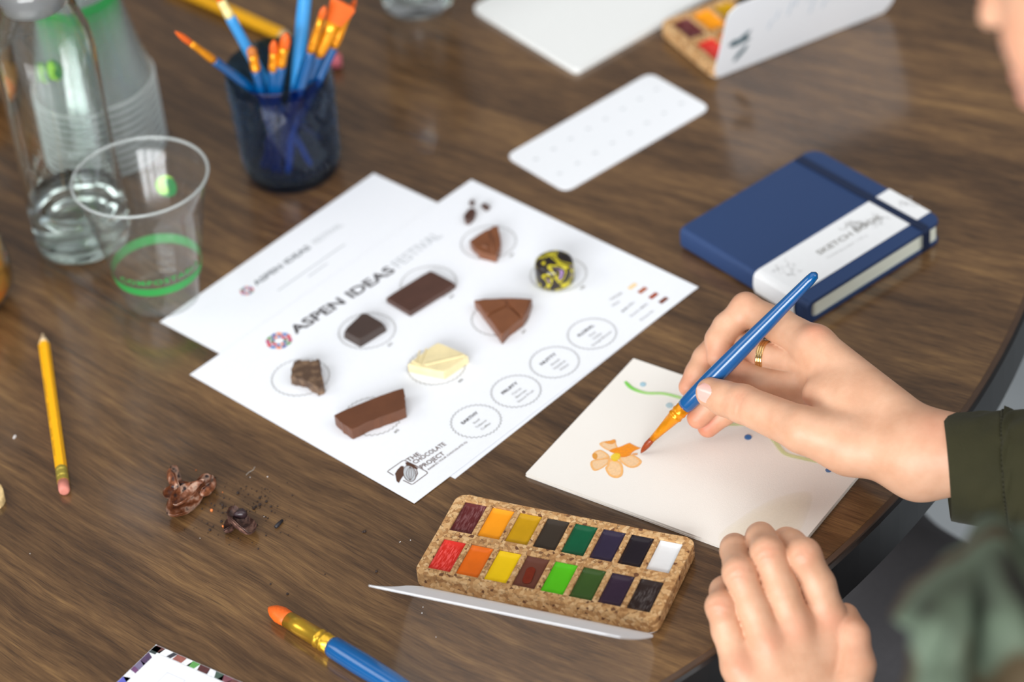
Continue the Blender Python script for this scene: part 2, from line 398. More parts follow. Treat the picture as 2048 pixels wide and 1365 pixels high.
for k, (u0, w0, u1, w1) in enumerate(((1222, 601, 1246, 587), (1226, 614, 1240, 604), (1246, 625, 1271, 604), (1263, 634, 1297, 608), (1283, 642, 1309, 622))):
    text_on('swatch_name', ('COLOR', 'White', 'Milk', 'Dark Milk', 'Dark')[k], P(u0, w0, ZM), P(u1, w1, ZM), .0019, Z1, LINE if k == 0 else GREY, s1, .01)
a0 = P(827, 924, ZM)[:2]
for i, (s_, p0, p1) in enumerate((('THE', (818, 925), (842, 910)), ('CHOCOLATE', (831, 929), (893, 890)), ('PROJECT', (845, 938), (891, 909)))):
    text_on('brand_name', s_, P(*p0, ZM), P(*p1, ZM), .0040, Z1, BRINK, s1, .012)
text_on('tagline', 'RAISING YOUR CHOCOLATE IQ', P(858, 941, ZM), P(935, 885, ZM), .0016, Z1, BRINK, s1, .01)
def stroke(name, px, w, m, parent, z, zp):
    pts = [np.array(P(u, v_, zp)[:2]) for u, v_ in px]; V = []; F = []
    for i, p in enumerate(pts):
        dd = pts[min(i + 1, len(pts) - 1)] - pts[max(i - 1, 0)]; dd /= np.linalg.norm(dd); nn = np.array([-dd[1], dd[0]]) * w / 2
        V += [(*(p - nn), z), (*(p + nn), z)]
    for i in range(len(pts) - 1): F.append((2 * i, 2 * i + 1, 2 * i + 3, 2 * i + 2))
    return obj(name, (V, F), m, parent)
Lz = lambda x, y: (740 + x / 6.827, 860 + y / 6.827)
stroke('logo_frame', [Lz(*p) for p in ((320, 625), (240, 575), (248, 562), (445, 425), (470, 418), (620, 490), (775, 575), (785, 592), (775, 605), (590, 742), (565, 748), (450, 690))], .0006, BRINK, s1, Z1, ZM)
flat('logo_leaf', [P(*Lz(*p), ZM) for p in ((425, 495), (462, 500), (455, 560), (462, 620), (420, 680), (395, 730), (360, 700), (355, 660), (342, 600), (375, 545))], Z1, BRINK, s1)
flat('logo_leaf', [P(*Lz(*p), ZM) for p in ((480, 450), (520, 440), (580, 470), (660, 530), (640, 540), (655, 600), (630, 650), (640, 600), (630, 545), (560, 500), (500, 500))], Z1, BRINK, s1)
pod = [Lz(540 + 85 * math.cos(a) * (1.0) + 18 * math.sin(a), 600 + 110 * math.sin(a)) for a in np.linspace(0, 2 * math.pi, 26)]
stroke('logo_pod', pod, .0005, BRINK, s1, Z1 + .00005, ZM)
flat('logo_pod_fill', [P(*Lz(540 + 80 * math.cos(a) + 18 * math.sin(a), 600 + 104 * math.sin(a)), ZM) for a in np.linspace(0, 2 * math.pi, 24)[:-1]], Z1 + .00003, PALE, s1)
for k in (-45, -15, 15, 45): stroke('logo_pod_rib', [Lz(540 + k * 1.2 * math.sin(x * math.pi) + 8, 505 + 190 * x) for x in np.linspace(0, 1, 7)], .0003, BRINK, s1, Z1 + .00006, ZM)
# ------------------------------------------------------------------ chocolates
def choc_mat(name, c, spec=.4, rough=.38, bloom=None):
    t = NT(name); v = t.coord(); n = t.noise(v, 90, 4); dark = tuple(x * .82 for x in c[:3]) + (1,)
    base = t.ramp(n, [(.3, dark), (.7, c)])
    if bloom: base = t.mix(t.ramp(t.noise(v, 160, 5), [(.45, (0, 0, 0, 1)), (.65, (.7, .7, .7, 1))]), base, bloom)
    t.set(Base_Color=base, Roughness=rough); t.bump(t.noise(v, 700, 3), .25, .0005); MATS[name] = t.m; return t.m
def choc(px, h, m, label, bev=.0012, zbase=.0012, rough_edges=0.0, groove=None, sub=10, taper=.0):
    """piece of chocolate: top outline in pixels at height h; broken edges get uneven walls"""
    top = [np.array(P(u, w, zbase + h)[:2]) for u, w in px]; n = len(top); pts = []; tp = []
    rnd = random.Random(len(label))
    for i in range(n):
        for k in range(sub):
            t_ = k / sub; p = top[i] * (1 - t_) + top[(i + 1) % n] * t_
            if k and rough_edges: p = p + np.array([rnd.uniform(-1, 1), rnd.uniform(-1, 1)]) * rough_edges
            pts.append(p)
    c = np.mean(pts, 0); bm = prism(pts, zbase, zbase + h, bev, 3)
    for q in bm.verts:
        if q.co.z < zbase + h * .5 and taper:
            q.co.x += (q.co.x - c[0]) * taper; q.co.y += (q.co.y - c[1]) * taper
    o = obj('chocolate_piece', bm, m, smooth=False)
    md = None
    return solo(o, label, 'chocolate', group=None), c
z5 = lambda x, y: (300 + x / 2.008, 340 + y / 2.008)
z6 = lambda x, y: (860 + x / 2.529, 360 + y / 2.529)
z9 = lambda x, y: (560 + x / 3.7925, 540 + y / 3.7925)
CH_D = choc_mat('dark_chocolate', rgb(84, 56, 46)); CH_DD = choc_mat('black_chocolate', rgb(72, 58, 52)); CH_M = choc_mat('milk_chocolate', rgb(128, 78, 48))
CH_R = choc_mat('rough_chocolate', rgb(88, 66, 50), rough=.6, bloom=rgb(140, 112, 86)); CH_W = choc_mat('white_chocolate', rgb(243, 226, 176)); CH_S = choc_mat('bar_chocolate', rgb(106, 64, 40))
o, c = choc([z9(*p) for p in ((105, 690), (190, 682), (245, 700), (298, 668), (315, 790), (332, 870), (285, 895), (200, 830), (130, 815), (78, 805))], .0075, CH_R, 'rough pale-bloomed brown chocolate chunk in circle number one', .0012, rough_edges=.0006, sub=4)
o, c = choc([z9(*p) for p in ((635, 318), (795, 412), (605, 530), (485, 462))], .0062, CH_DD, 'small nearly black square of chocolate with rounded rim, in circle two', .0018, sub=6, taper=.05)
o, c = choc([z9(*p) for p in ((1140, 5), (1330, 105), (985, 320), (805, 212))], .004, CH_D, 'flat dark brown rectangle of chocolate, in circle three', .0006, sub=6)
o, c = choc([z6(*p) for p in ((200, 305), (300, 245), (345, 228), (357, 300), (350, 350), (335, 385), (245, 360))], .006, CH_M, 'broken brown chocolate triangle farthest from the camera', .001, rough_edges=.0005, sub=4)
for k, (a, b) in enumerate((((240, 330), (300, 345)), ((300, 260), (320, 370)))):
    ridge_a = P(*z6(*a), .0072); ridge_b = P(*z6(*b), .0072); V, F = tube([ridge_a, (ridge_a + ridge_b) / 2 + [0, 0, .0006], ridge_b], [.0004, .0011, .0004], 8); r_ = obj('ridge', (V, F), CH_M, o, smooth=True)
o, c = choc([z9(*p) for p in ((410, 1100), (700, 975), (935, 895), (948, 985), (952, 1045), (900, 1068), (780, 1110), (640, 1165), (545, 1212), (470, 1165))], .0085, CH_S, 'long smooth brown bar of chocolate with a broken nutty edge, nearest the camera', .0007, rough_edges=.00035, sub=4)
nuts = [P(*z9(x, y), z_) for x, y, z_ in ((660, 1180, .004), (720, 1160, .004), (830, 1120, .004), (935, 1060, .005), (520, 1225, .004))]
obj('nut_crumbs', beads([n_ - np.array([0, 0, 0]) for n_ in nuts], .0014, 1), mat('nut', rgb(170, 120, 80), .6, .2), o, smooth=True, kind='stuff')
# milk chocolate triangle with moulded squares
o, c = choc([z6(*p) for p in ((222, 606), (370, 598), (515, 600), (495, 660), (470, 700), (400, 752), (362, 795), (290, 695))], .0065, CH_M, 'milk chocolate triangle of moulded squares, in circle seven', .0012, rough_edges=.0002, sub=3)
for q in (((232, 612), (372, 603), (385, 632), (285, 680)), ((292, 690), (388, 642), (460, 700), (362, 785)), ((398, 625), (392, 604), (505, 606), (488, 660), (462, 690))):
    pts = [P(*z6(*p), .009)[:2] for p in q]; obj('moulded_square', prism(rquad(pts, .002), .0076, .009, .0007), CH_M, o)
# white chocolate
o, c = choc([z9(*p) for p in ((1195, 550), (1425, 650), (1240, 775), (970, 715))], .0066, CH_W, 'cream white chocolate square with moulded lines, in circle six', .001, sub=6)
for a, b, c_ in (((1110, 600), (1060, 722), .0007), ((1060, 615), (1030, 712), .0006), ((1100, 722), (1400, 650), .0008), ((1005, 690), (1060, 722), .0006)):
    a = P(*z9(*a), .0079); b = P(*z9(*b), .0079); V, F = tube([a, b], [c_, c_], 6); obj('moulded_line', (V, F), CH_W, o)
# painted bonbon
t = NT('painted_bonbon'); v = t.coord(); vn = t.n('ShaderNodeTexNoise'); vn.inputs['Scale'].default_value = 62; vn.inputs['Detail'].default_value = 2; vn.inputs['Distortion'].default_value = 1.4; t.l(v, vn.inputs['Vector'])
t.set(Base_Color=t.ramp(vn.outputs['Fac'], [(.30, rgb(32, 26, 26)), (.46, rgb(48, 38, 32)), (.485, rgb(205, 190, 30)), (.525, rgb(196, 184, 40)), (.55, rgb(40, 34, 30)), (.59, rgb(60, 40, 55)), (.63, rgb(160, 130, 175))], 'LINEAR'), Roughness=.18)
bc = P(1111, 560, .0012); V, F = lathe([(.0122, 0), (.0134, .001), (.0137, .004), (.0136, .013), (.0128, .0162), (.0105, .0178), (.006, .0185), (.0005, .0187)], 40)
o = obj('bonbon', ([(x + bc[0], y + bc[1], z + .0012) for x, y, z in V], F), t.m, smooth=True); solo(o, 'glossy domed bonbon splashed yellow, black and lilac, in circle eight', 'chocolate')
# nibs at the far corner of the mat
for k, (pl, h, lb) in enumerate(((((930, 440), (927, 430), (936, 418), (946, 414), (952, 421), (948, 432), (938, 441)), .004, 'largest dark cocoa nib at the far corner of the tasting sheet'), (((938, 403), (944, 396), (949, 402), (944, 407)), .003, 'tiny cocoa nib nearest the far corner tip of the tasting sheet'), (((962, 408), (968, 404), (980, 411), (972, 417)), .003, 'small cocoa nib to the right on the far corner of the tasting sheet'))):
    o = obj('cocoa_nib', prism([P(u, w, .0012 + h)[:2] for u, w in pl], .0012, .0012 + h, .0008), CH_D); solo(o, lb, 'cocoa nib', group='cocoa nibs on the tasting sheet')
# ------------------------------------------------------------------ watercolour pad
PADZ = .0032
t = NT('watercolour_paper'); v = t.coord(); t.set(Base_Color=t.ramp(t.noise(v, 12, 3), [(.3, (.87, .825, .76, 1)), (.7, (.89, .85, .79, 1))]), Roughness=.85); t.bump(t.noise(v, 1300, 3), .25, .0004); WCP = t.m
PA = np.array([-.0001, -.1414]); PB = np.array([.078, -.0355]); d = (PB - PA) / np.linalg.norm(PB - PA); e = np.array([d[1], -d[0]])
PL = .178
PC = np.array(P(1560, 1141, PADZ)[:2]); e2 = (PC - PA) / np.linalg.norm(PC - PA)
ca = (e + e2); e = ca / np.linalg.norm(ca); d = np.array([-e[1], e[0]]); L1 = np.linalg.norm(PB - PA); PL = np.linalg.norm(PC - PA)
pad = thing('watercolour_pad', (PA[0], PA[1], 0), math.atan2(d[1], d[0]), 'stack of cream watercolour paper being painted with an orange flower', 'paper pad')
for k in range(8):
    z0 = .0002 + k * .000375; j = np.array([random.uniform(-1, 1), random.uniform(-1, 1)]) * .0005 * (k < 7); jj = random.uniform(-.0006, .0006) * (k < 7)
    q = [PA + j, PA + d * (L1 + jj) + j, PA + d * (L1 + jj) + e * PL + j, PA + e * PL + j]
    obj('paper_leaf', prism(q, z0, z0 + .00035), WCP, pad)
t = NT('watercolour_paint'); at = t.n('ShaderNodeVertexColor', layer_name='paint'); v = t.coord()
tr = t.n('ShaderNodeBsdfTransparent'); mx = t.n('ShaderNodeMixShader')
fa = t.math('MULTIPLY', at.outputs['Alpha'], t.ramp(t.noise(v, 500, 3), [(.3, (.82, .82, .82, 1)), (.7, (1, 1, 1, 1))]))
t.set(Base_Color=at.outputs['Color'], Roughness=.75); t.l(fa, mx.inputs[0]); t.l(tr.outputs[0], mx.inputs[1]); t.l(t.b.outputs[0], mx.inputs[2]); t.l(mx.outputs[0], t.out.inputs[0]); PAINT = t.m
def paint_mesh(name, V, F, cols, parent):
    o = obj(name, (V, F), PAINT, parent); a = o.data.color_attributes.new('paint', 'FLOAT_COLOR', 'POINT')
    for i, c in enumerate(cols): a.data[i].color = c
    return o
ZP = PADZ + .00012; PZ = [ZP]
def blob(name, px, col, al, soft=.35, edge=None, parent=None):
    """wash with a soft rim over an outline in pixels"""
    pts = np.array([P(u, w, ZP)[:2] for u, w in px]); k = len(pts); out = []
    for i in range(k):
        for s in range(4):
            t_ = s / 4; a, b, c, d_ = pts[i - 1], pts[i], pts[(i + 1) % k], pts[(i + 2) % k]
            out.append(.5 * ((2 * b) + (-a + c) * t_ + (2 * a - 5 * b + 4 * c - d_) * t_ ** 2 + (-a + 3 * b - 3 * c + d_) * t_ ** 3))
    out = np.array(out); c0 = out.mean(0); V = [(*c0, PZ[0])]; C = [(*col[:3], al)]; n = len(out); F = []
    rings = [.35, .7, 1 - soft * .5, 1.0, 1 + soft * .12]; als = [al, al, al * (1.1 if edge else .95), al * (1.0 if edge else .55), 0]
    for r_, a_ in zip(rings, als):
        for p in out: V.append((*(c0 + (p - c0) * r_), PZ[0])); C.append((*(edge if (edge and r_ > .8) else col)[:3], min(1, a_)))
    for i in range(n): F.append((0, 1 + i, 1 + (i + 1) % n))
    for k_ in range(4):
        for i in range(n):
            a = 1 + k_ * n + i; b = 1 + k_ * n + (i + 1) % n; F.append((a, a + n, b + n, b))
    PZ[0] += .00003; return paint_mesh(name, V, F, C, parent or pad)
def wash_line(name, px, w, cols, parent=None):
    pts = [np.array(P(u, v_, ZP)[:2]) for u, v_ in px]; n = len(pts); fine = []; 
    for i in range(n - 1):
        for s in range(6):
            t_ = s / 6; a = pts[max(i - 1, 0)]; b = pts[i]; c = pts[i + 1]; d_ = pts[min(i + 2, n - 1)]
            fine.append((.5 * ((2 * b) + (-a + c) * t_ + (2 * a - 5 * b + 4 * c - d_) * t_ ** 2 + (-a + 3 * b - 3 * c + d_) * t_ ** 3), i + t_))
    fine.append((pts[-1], n - 1)); V = []; C = []; F = []; N = len(fine)
    for i, (p, ti) in enumerate(fine):
        dd = fine[min(i + 1, N - 1)][0] - fine[max(i - 1, 0)][0]; dd /= np.linalg.norm(dd); nn = np.array([-dd[1], dd[0]])
        k = min(int(ti), n - 2); fr = ti - k; c = np.array(cols[k]) * (1 - fr) + np.array(cols[k + 1]) * fr
        ww = w * (.6 + .4 * min(1, i / 3)) 
        for s, a in ((-1, 0), (-.6, .75), (0, 1), (.6, .75), (1, 0)): V.append((*(p + nn * s * ww / 2), PZ[0])); C.append((*c[:3], c[3] * a))
    for i in range(N - 1):
        for s in range(4): a = i * 5 + s; F.append((a, a + 5, a + 6, a + 1))
    PZ[0] += .00003; return paint_mesh(name, V, F, C, parent or pad)
zf = lambda x, y: (1160 + x / 10.24, 850 + y / 10.24)
PE = rgb(255, 212, 160); PO = rgb(252, 190, 115); OR = rgb(250, 150, 15)
for q, c, a in ((((560, 640), (400, 700), (240, 740), (215, 830), (270, 930), (360, 935), (500, 860), (620, 740)), PE, .8),
                (((620, 700), (560, 830), (520, 900), (600, 1040), (740, 1090), (860, 1040), (880, 900), (820, 760)), PE, .95),
                (((780, 680), (880, 800), (1020, 880), (1160, 865), (1250, 790), (1240, 720), (1080, 620), (900, 620)), PE, .85),
                (((560, 600), (420, 520), (300, 560), (250, 640), (300, 710), (430, 720), (600, 680)), PE, .85),
                (((640, 560), (480, 480), (400, 400), (470, 350), (620, 330), (720, 310), (740, 400), (770, 480), (720, 560)), PE, .75)):
    blob('petal', [zf(*p) for p in q], c, a, edge=PO)
blob('petal', [zf(*p) for p in ((500, 360), (600, 335), (700, 305), (725, 360), (660, 400), (560, 390))], rgb(250, 165, 60), .8)
blob('petal', [zf(*p) for p in ((255, 600), (330, 590), (360, 650), (330, 710), (270, 690))], rgb(235, 165, 50), .7)
blob('petal', [zf(*p) for p in ((620, 560), (640, 510), (820, 455), (1000, 380), (1060, 400), (1180, 460), (1240, 480), (1100, 550), (1040, 610), (960, 660), (850, 665), (760, 610))], OR, 1, soft=.2)
blob('flower_centre', [zf(*p) for p in ((620, 670), (700, 590), (800, 590), (830, 650), (780, 730), (690, 755))], rgb(250, 215, 40), .9)
blob('petal', [zf(*p) for p in ((1065, 600), (1120, 585), (1180, 590), (1170, 625), (1090, 625))], rgb(235, 160, 80), .8)
G1 = (*rgb(120, 215, 60)[:3], .95); G2 = (*rgb(170, 230, 120)[:3], .8); G3 = (*rgb(215, 225, 140)[:3], .6)
wash_line('green_stroke', [(1250, 764), (1265, 778), (1292, 787), (1325, 788), (1352, 794), (1378, 803)], .0036, [G1, G1, G2, G2, G2, G3])
wash_line('green_stroke', [(1400, 825), (1440, 848), (1490, 850), (1525, 856), (1550, 885), (1570, 908), (1605, 918), (1640, 925)], .0042, [G3] * 8)
for (u, w), r, c, a in (((1286, 770), 6, rgb(160, 205, 225), .75), ((1339, 812), 7, rgb(175, 208, 220), .7), ((1496, 876), 7, rgb(50, 115, 185), .95), ((1657, 942), 6, rgb(60, 110, 170), .9)):
    blob('blue_dot', [(u + r * 1.1 * math.cos(a_), w + r * .8 * math.sin(a_)) for a_ in np.linspace(0, 2 * math.pi, 7)[:-1]], c, a)
blob('yellow_wash', [(u, w) for u, w in ((1440, 1080), (1480, 1040), (1550, 1000), (1620, 990), (1600, 1060), (1560, 1110), (1500, 1120))], rgb(250, 232, 180), .16, soft=.5)
# ------------------------------------------------------------------ cork palettes
t = NT('cork'); v = t.coord(); vo = t.n('ShaderNodeTexVoronoi'); vo.inputs['Scale'].default_value = 430; t.l(v, vo.inputs['Vector'])
ve = t.n('ShaderNodeTexVoronoi', feature='DISTANCE_TO_EDGE'); ve.inputs['Scale'].default_value = 430; t.l(v, ve.inputs['Vector'])
cs = t.n('ShaderNodeSeparateColor'); t.l(vo.outputs['Color'], cs.inputs[0])
base = t.ramp(cs.outputs[0], [(0, rgb(168, 120, 72)), (.35, rgb(196, 148, 94)), (.7, rgb(214, 170, 116)), (1, rgb(226, 188, 138))])
base = t.mix(t.ramp(cs.outputs[1], [(.955, (0, 0, 0, 1)), (.98, (1, 1, 1, 1))]), base, rgb(112, 70, 42))
seam = t.ramp(ve.outputs['Distance'], [(.0, (1, 1, 1, 1)), (.07, (0, 0, 0, 1))]); patch = t.ramp(t.noise(v, 260, 2), [(.50, (0, 0, 0, 1)), (.62, (1, 1, 1, 1))])
base = t.mix(t.math('MULTIPLY', seam, t.math('MULTIPLY', patch, .8)), base, rgb(86, 52, 32))
t.set(Base_Color=base, Roughness=.8); t.bump(t.math('SUBTRACT', t.noise(v, 900, 3), t.math('MULTIPLY', seam, patch)), .6, .0006); CORK = t.m
def paint_mat(name, c, kind):
    t = NT(name); v = t.coord(scale=(1, .18, 1)); v2 = t.coord()
    n = t.noise(v, 900, 3); m_ = t.noise(v2, 70, 3); lite = tuple(min(1, x * 1.5 + .03) for x in c[:3]) + (1,)
    if kind == 'dry':   # brush-scrubbed, pigment worn in lengthwise streaks
        a = t.math('MULTIPLY', t.ramp(n, [(.45, (0, 0, 0, 1)), (.6, (1, 1, 1, 1))]), t.ramp(m_, [(.42, (0, 0, 0, 1)), (.6, (.8, .8, .8, 1))]))
        t.set(Base_Color=t.mix(a, c, tuple(min(1, x * 1.6 + .10) for x in c[:3]) + (1,)), Roughness=.45)
    elif kind == 'satin':
        t.set(Base_Color=t.ramp(m_, [(.35, tuple(x * .85 for x in c[:3]) + (1,)), (.7, c)]), Roughness=.3)
    else: t.set(Base_Color=t.ramp(m_, [(.3, tuple(x * .93 for x in c[:3]) + (1,)), (.7, c)]), Roughness=.45)
    t.b.inputs['Specular IOR Level'].default_value = .3; t.bump(m_, .35, .0012); return t.m
ROW1 = [('maroon', (92, 30, 30), 'dry'), ('warm orange yellow', (255, 160, 20), 'flat'), ('ochre yellow', (212, 160, 12), 'satin'), ('dark umber', (58, 48, 38), 'flat'), ('deep green', (14, 92, 58), 'satin'), ('indigo', (52, 42, 66), 'satin'), ('black violet', (34, 26, 34), 'satin'), ('white', (238, 238, 238), 'flat')]
ROW2 = [('red', (216, 40, 24), 'dry'), ('orange', (250, 118, 20), 'satin'), ('yellow', (252, 208, 0), 'flat'), ('brown', (110, 62, 46), 'flat'), ('bright green', (88, 200, 14), 'flat'), ('olive green', (62, 92, 36), 'satin'), ('dark purple', (56, 38, 58), 'satin'), ('black brown', (42, 26, 22), 'dry')]
PW, PH, PT = .1590, .0770, .0115; OPW, OPH = .0148, .0276
def palette(loc, rz, label, lid_tilt, lid_label_side, extra):
    """cork box in its own frame: x along the long side, +y away from the lid; origin at centre of base"""
    r = thing('paint_palette', loc, rz, label, 'paint palette', 'cork watercolour palettes')
    bm = bmesh.new(); xs = [-PW / 2]; px = (PW - .010) / 8.0
    ox = [(-PW / 2 + .005 + px * (k + .5) - OPW / 2, -PW / 2 + .005 + px * (k + .5) + OPW / 2) for k in range(8)]
    oy = [(-PH / 2 + .0072, -PH / 2 + .0072 + OPH), (PH / 2 - .0062 - OPH, PH / 2 - .0062)]
    X = sorted({-PW / 2, PW / 2} | {a for p in ox for a in p}); Y = sorted({-PH / 2, PH / 2} | {a for p in oy for a in p})
    vt = {}
    def vv(x, y, z):
        k = (round(x, 6), round(y, 6), round(z, 6))
        if k not in vt: vt[k] = bm.verts.new((x, y, z))
        return vt[k]
    for i in range(len(X) - 1):
        for j in range(len(Y) - 1):
            hole = (i % 2 == 1) and (j % 2 == 1)
            z = PT - .0035 if hole else PT
            bm.faces.new([vv(X[i], Y[j], z), vv(X[i + 1], Y[j], z), vv(X[i + 1], Y[j + 1], z), vv(X[i], Y[j + 1], z)])
            if hole:
                for (a, b), (c, d_) in (((X[i], Y[j]), (X[i + 1], Y[j])), ((X[i + 1], Y[j]), (X[i + 1], Y[j + 1])), ((X[i + 1], Y[j + 1]), (X[i], Y[j + 1])), ((X[i], Y[j + 1]), (X[i], Y[j]))):
                    bm.faces.new([vv(a, b, PT), vv(c, d_, PT), vv(c, d_, z), vv(a, b, z)])
    cz = [e for e in bm.edges if e.is_boundary]; loop = []
    B0 = .0012
    for e_ in cz:
        a, b = e_.verts
        f_ = bm.faces.new([a, b, vv(b.co.x, b.co.y, B0), vv(a.co.x, a.co.y, B0)])
    bv = [v_ for v_ in bm.verts if abs(v_.co.z - B0) < 1e-6]; be = [e_ for e_ in bm.edges if e_.is_boundary]; bmesh.ops.contextual_create(bm, geom=be)
    bmesh.ops.recalc_face_normals(bm, faces=bm.faces)
    ce = [e_ for e_ in bm.edges if all(abs(abs(q.co.x) - PW / 2) < 1e-6 and abs(abs(q.co.y) - PH / 2) < 1e-6 for q in e_.verts)]
    bmesh.ops.bevel(bm, geom=ce, offset=.007, segments=6, profile=.5, affect='EDGES')
    te = [e_ for e_ in bm.edges if all(abs(q.co.z - PT) < 1e-6 for q in e_.verts) and len(e_.link_faces) == 2 and any(abs(f_.normal.z) < .5 for f_ in e_.link_faces) and any(abs(f_.normal.z) > .5 for f_ in e_.link_faces)]
    bmesh.ops.bevel(bm, geom=te, offset=.0007, segments=2, profile=.5, affect='EDGES')
    obj('cork_tray', bm, CORK, r, world=False)
    for row, (ys, cols) in enumerate(((oy[1], ROW1), (oy[0], ROW2))):
        for k, (nm, c, kd) in enumerate(cols):
            key = 'pan_' + nm
            if key not in MATS: MATS[key] = paint_mat(key, rgb(*c), kd)
            x0, x1 = ox[k]; g = .0002; n_ = 6; V = []; F = []
            for i in range(n_ + 1):
                for j in range(n_ + 1):
                    a = i / n_ * 2 - 1; b = j / n_ * 2 - 1; V.append((x0 + g + (x1 - x0 - 2 * g) * i / n_, ys[0] + g + (ys[1] - ys[0] - 2 * g) * j / n_, PT - .0016 + .0006 * (max(abs(a), abs(b)) ** 6) - .0003 * (1 - a * a) * (1 - b * b)))
            for i in range(n_):
                for j in range(n_): a = i * (n_ + 1) + j; F.append((a, a + n_ + 1, a + n_ + 2, a + 1))
            nb = len(V); rim = [i * (n_ + 1) for i in range(n_ + 1)] + [n_ * (n_ + 1) + j for j in range(1, n_ + 1)] + [i * (n_ + 1) + n_ for i in range(n_ - 1, -1, -1)] + [j for j in range(n_ - 1, 0, -1)]
            for i in rim: V.append((V[i][0], V[i][1], PT - .0034))
            for i in range(len(rim)): j = (i + 1) % len(rim); F.append((rim[i], rim[j], nb + j, nb + i))
            F.append(tuple(nb + i for i in range(len(rim))))
            pn = obj('paint_pan', (V, F), MATS[key], r, world=False, smooth=True, label=nm + ' watercolour pan')
            if nm == 'brown' and extra:
                bm2 = prism(rrect((x0 + x1) / 2 - .0005, ys[0] + OPH * .42, .0058, .015, .0028, .1), PT - .0019, PT - .0012, .0002)
                obj('wet_patch', bm2, mat('wet_brown', rgb(122, 38, 8), .1, .1), pn, world=False)
    # card case: base plate, hinge and lid
    base = prism(rrect(0, 0, PW - .003, PH - .001, .006), 0, .0011); obj('case_base', base, CARD, r, world=False)
    L = .083; nseg = 14; V = []; F = []; th = .0007; yy = -PH / 2 - .0005; zz = .0006; prof = [(yy, zz)]
    for k in range(1, nseg + 1):
        a = lid_tilt(k / nseg); yy -= math.cos(a) * L / nseg; zz += math.sin(a) * L / nseg; prof.append((yy, max(zz, .0006)))
    for k, (y_, z_) in enumerate(prof):
        s = k / nseg; cut = 0
        if s > .86: cut = .008 * (1 - math.sqrt(max(0, 1 - ((s - .86) / .14) ** 2)))
        if s < .10: cut = .006 * (1 - s / .10)
        if k < len(prof) - 1: ty, tz = prof[k + 1][0] - y_, prof[k + 1][1] - z_
        ln = math.hypot(ty, tz); ny, nz = tz / ln * th, -ty / ln * th
        for sx in (-1, -.33, .33, 1):
            xx = sx * (PW / 2 + .001 - cut); V += [(xx, y_, z_), (xx, y_ + ny, z_ + nz)]
    for k in range(nseg):
        for s in range(3):
            a = k * 8 + s * 2; F += [(a, a + 8, a + 10, a + 2), (a + 1, a + 3, a + 11, a + 9)]
        F += [(k * 8, k * 8 + 1, k * 8 + 9, k * 8 + 8), (k * 8 + 6, k * 8 + 14, k * 8 + 15, k * 8 + 7)]
    for k in (0, nseg):
        for s in range(3): a = k * 8 + s * 2; F.append((a, a + 2, a + 3, a + 1) if k == 0 else (a, a + 1, a + 3, a + 2))
    lid = obj('lid', (V, F), CARD, r, world=False, smooth=False, label='white card lid hinged along the long side')
    return r, lid, prof
ang = math.radians(-24.9); c_ = (np.array([-.0458, -.1632]) + [.0988, -.2303] + [.0697, -.3062] + [-.0742, -.2279]) / 4
pal1, lid1, _ = palette((c_[0], c_[1], .0002), ang, 'open cork palette of sixteen paints beside the painter\'s left hand', lambda s: math.radians(38 + 8 * s), 1, True)
# second palette, far right, lid nearly upright and facing the camera
ha = np.array(P(1447, 152)[:2]); hb = np.array(P(1757, 30)[:2]); a2 = math.atan2(*(hb - ha)[::-1]); hc = (ha + hb) / 2 + np.array([-math.sin(a2), math.cos(a2)]) * (PH / 2)
pal2, lid2, prof2 = palette((hc[0], hc[1], .0002), a2, 'cork palette at the far side with its white lid standing up', lambda s: math.radians(67 + 5 * s), -1, False)
th0 = np.array([math.cos(a2), math.sin(a2)]); nn = np.array([-math.sin(a2), math.cos(a2)])
def lidpt(x, s, off=-.0006):
    k = s * 14; i = min(int(k), 13); fr = k - i; y = prof2[i][0] * (1 - fr) + prof2[i + 1][0] * fr; z = prof2[i][1] * (1 - fr) + prof2[i + 1][1] * fr
    return (x, y + off, z)
def lid_print(name, pts, m): 
    o = obj(name, ([lidpt(x, s) for x, s in pts], [tuple(range(len(pts)))]), m, pal2, world=False); o.parent = lid2; return o
LG = mat('lid_ink', rgb(88, 110, 118), .7, .2); LP = mat('lid_pale_ink', rgb(200, 212, 222), .7, .1)
lid_print('leaf_print', [(-.074, .47), (-.070, .52), (-.066, .50), (-.060, .56), (-.055, .58), (-.058, .50), (-.054, .44), (-.062, .42), (-.068, .41), (-.072, .43)], LG)
lid_print('leaf_print', [(-.066, .20), (-.063, .29), (-.058, .36), (-.055, .38), (-.056, .30), (-.060, .22), (-.064, .17)], LG)
for k in range(7):
    x = -.04 + k * .016; h = .05 + .03 * (k % 3)
    for j in range(2): lid_print('script_line', [(x + j * .005, .48 + .1 * ((k + j) % 3)), (x + j * .005 + .0012, .48 + .1 * ((k + j) % 3)), (x + j * .005 + .003, .50 + .1 * ((k + j) % 3) + h * 2), (x + j * .005 + .0018, .50 + .1 * ((k + j) % 3) + h * 2)], LP)
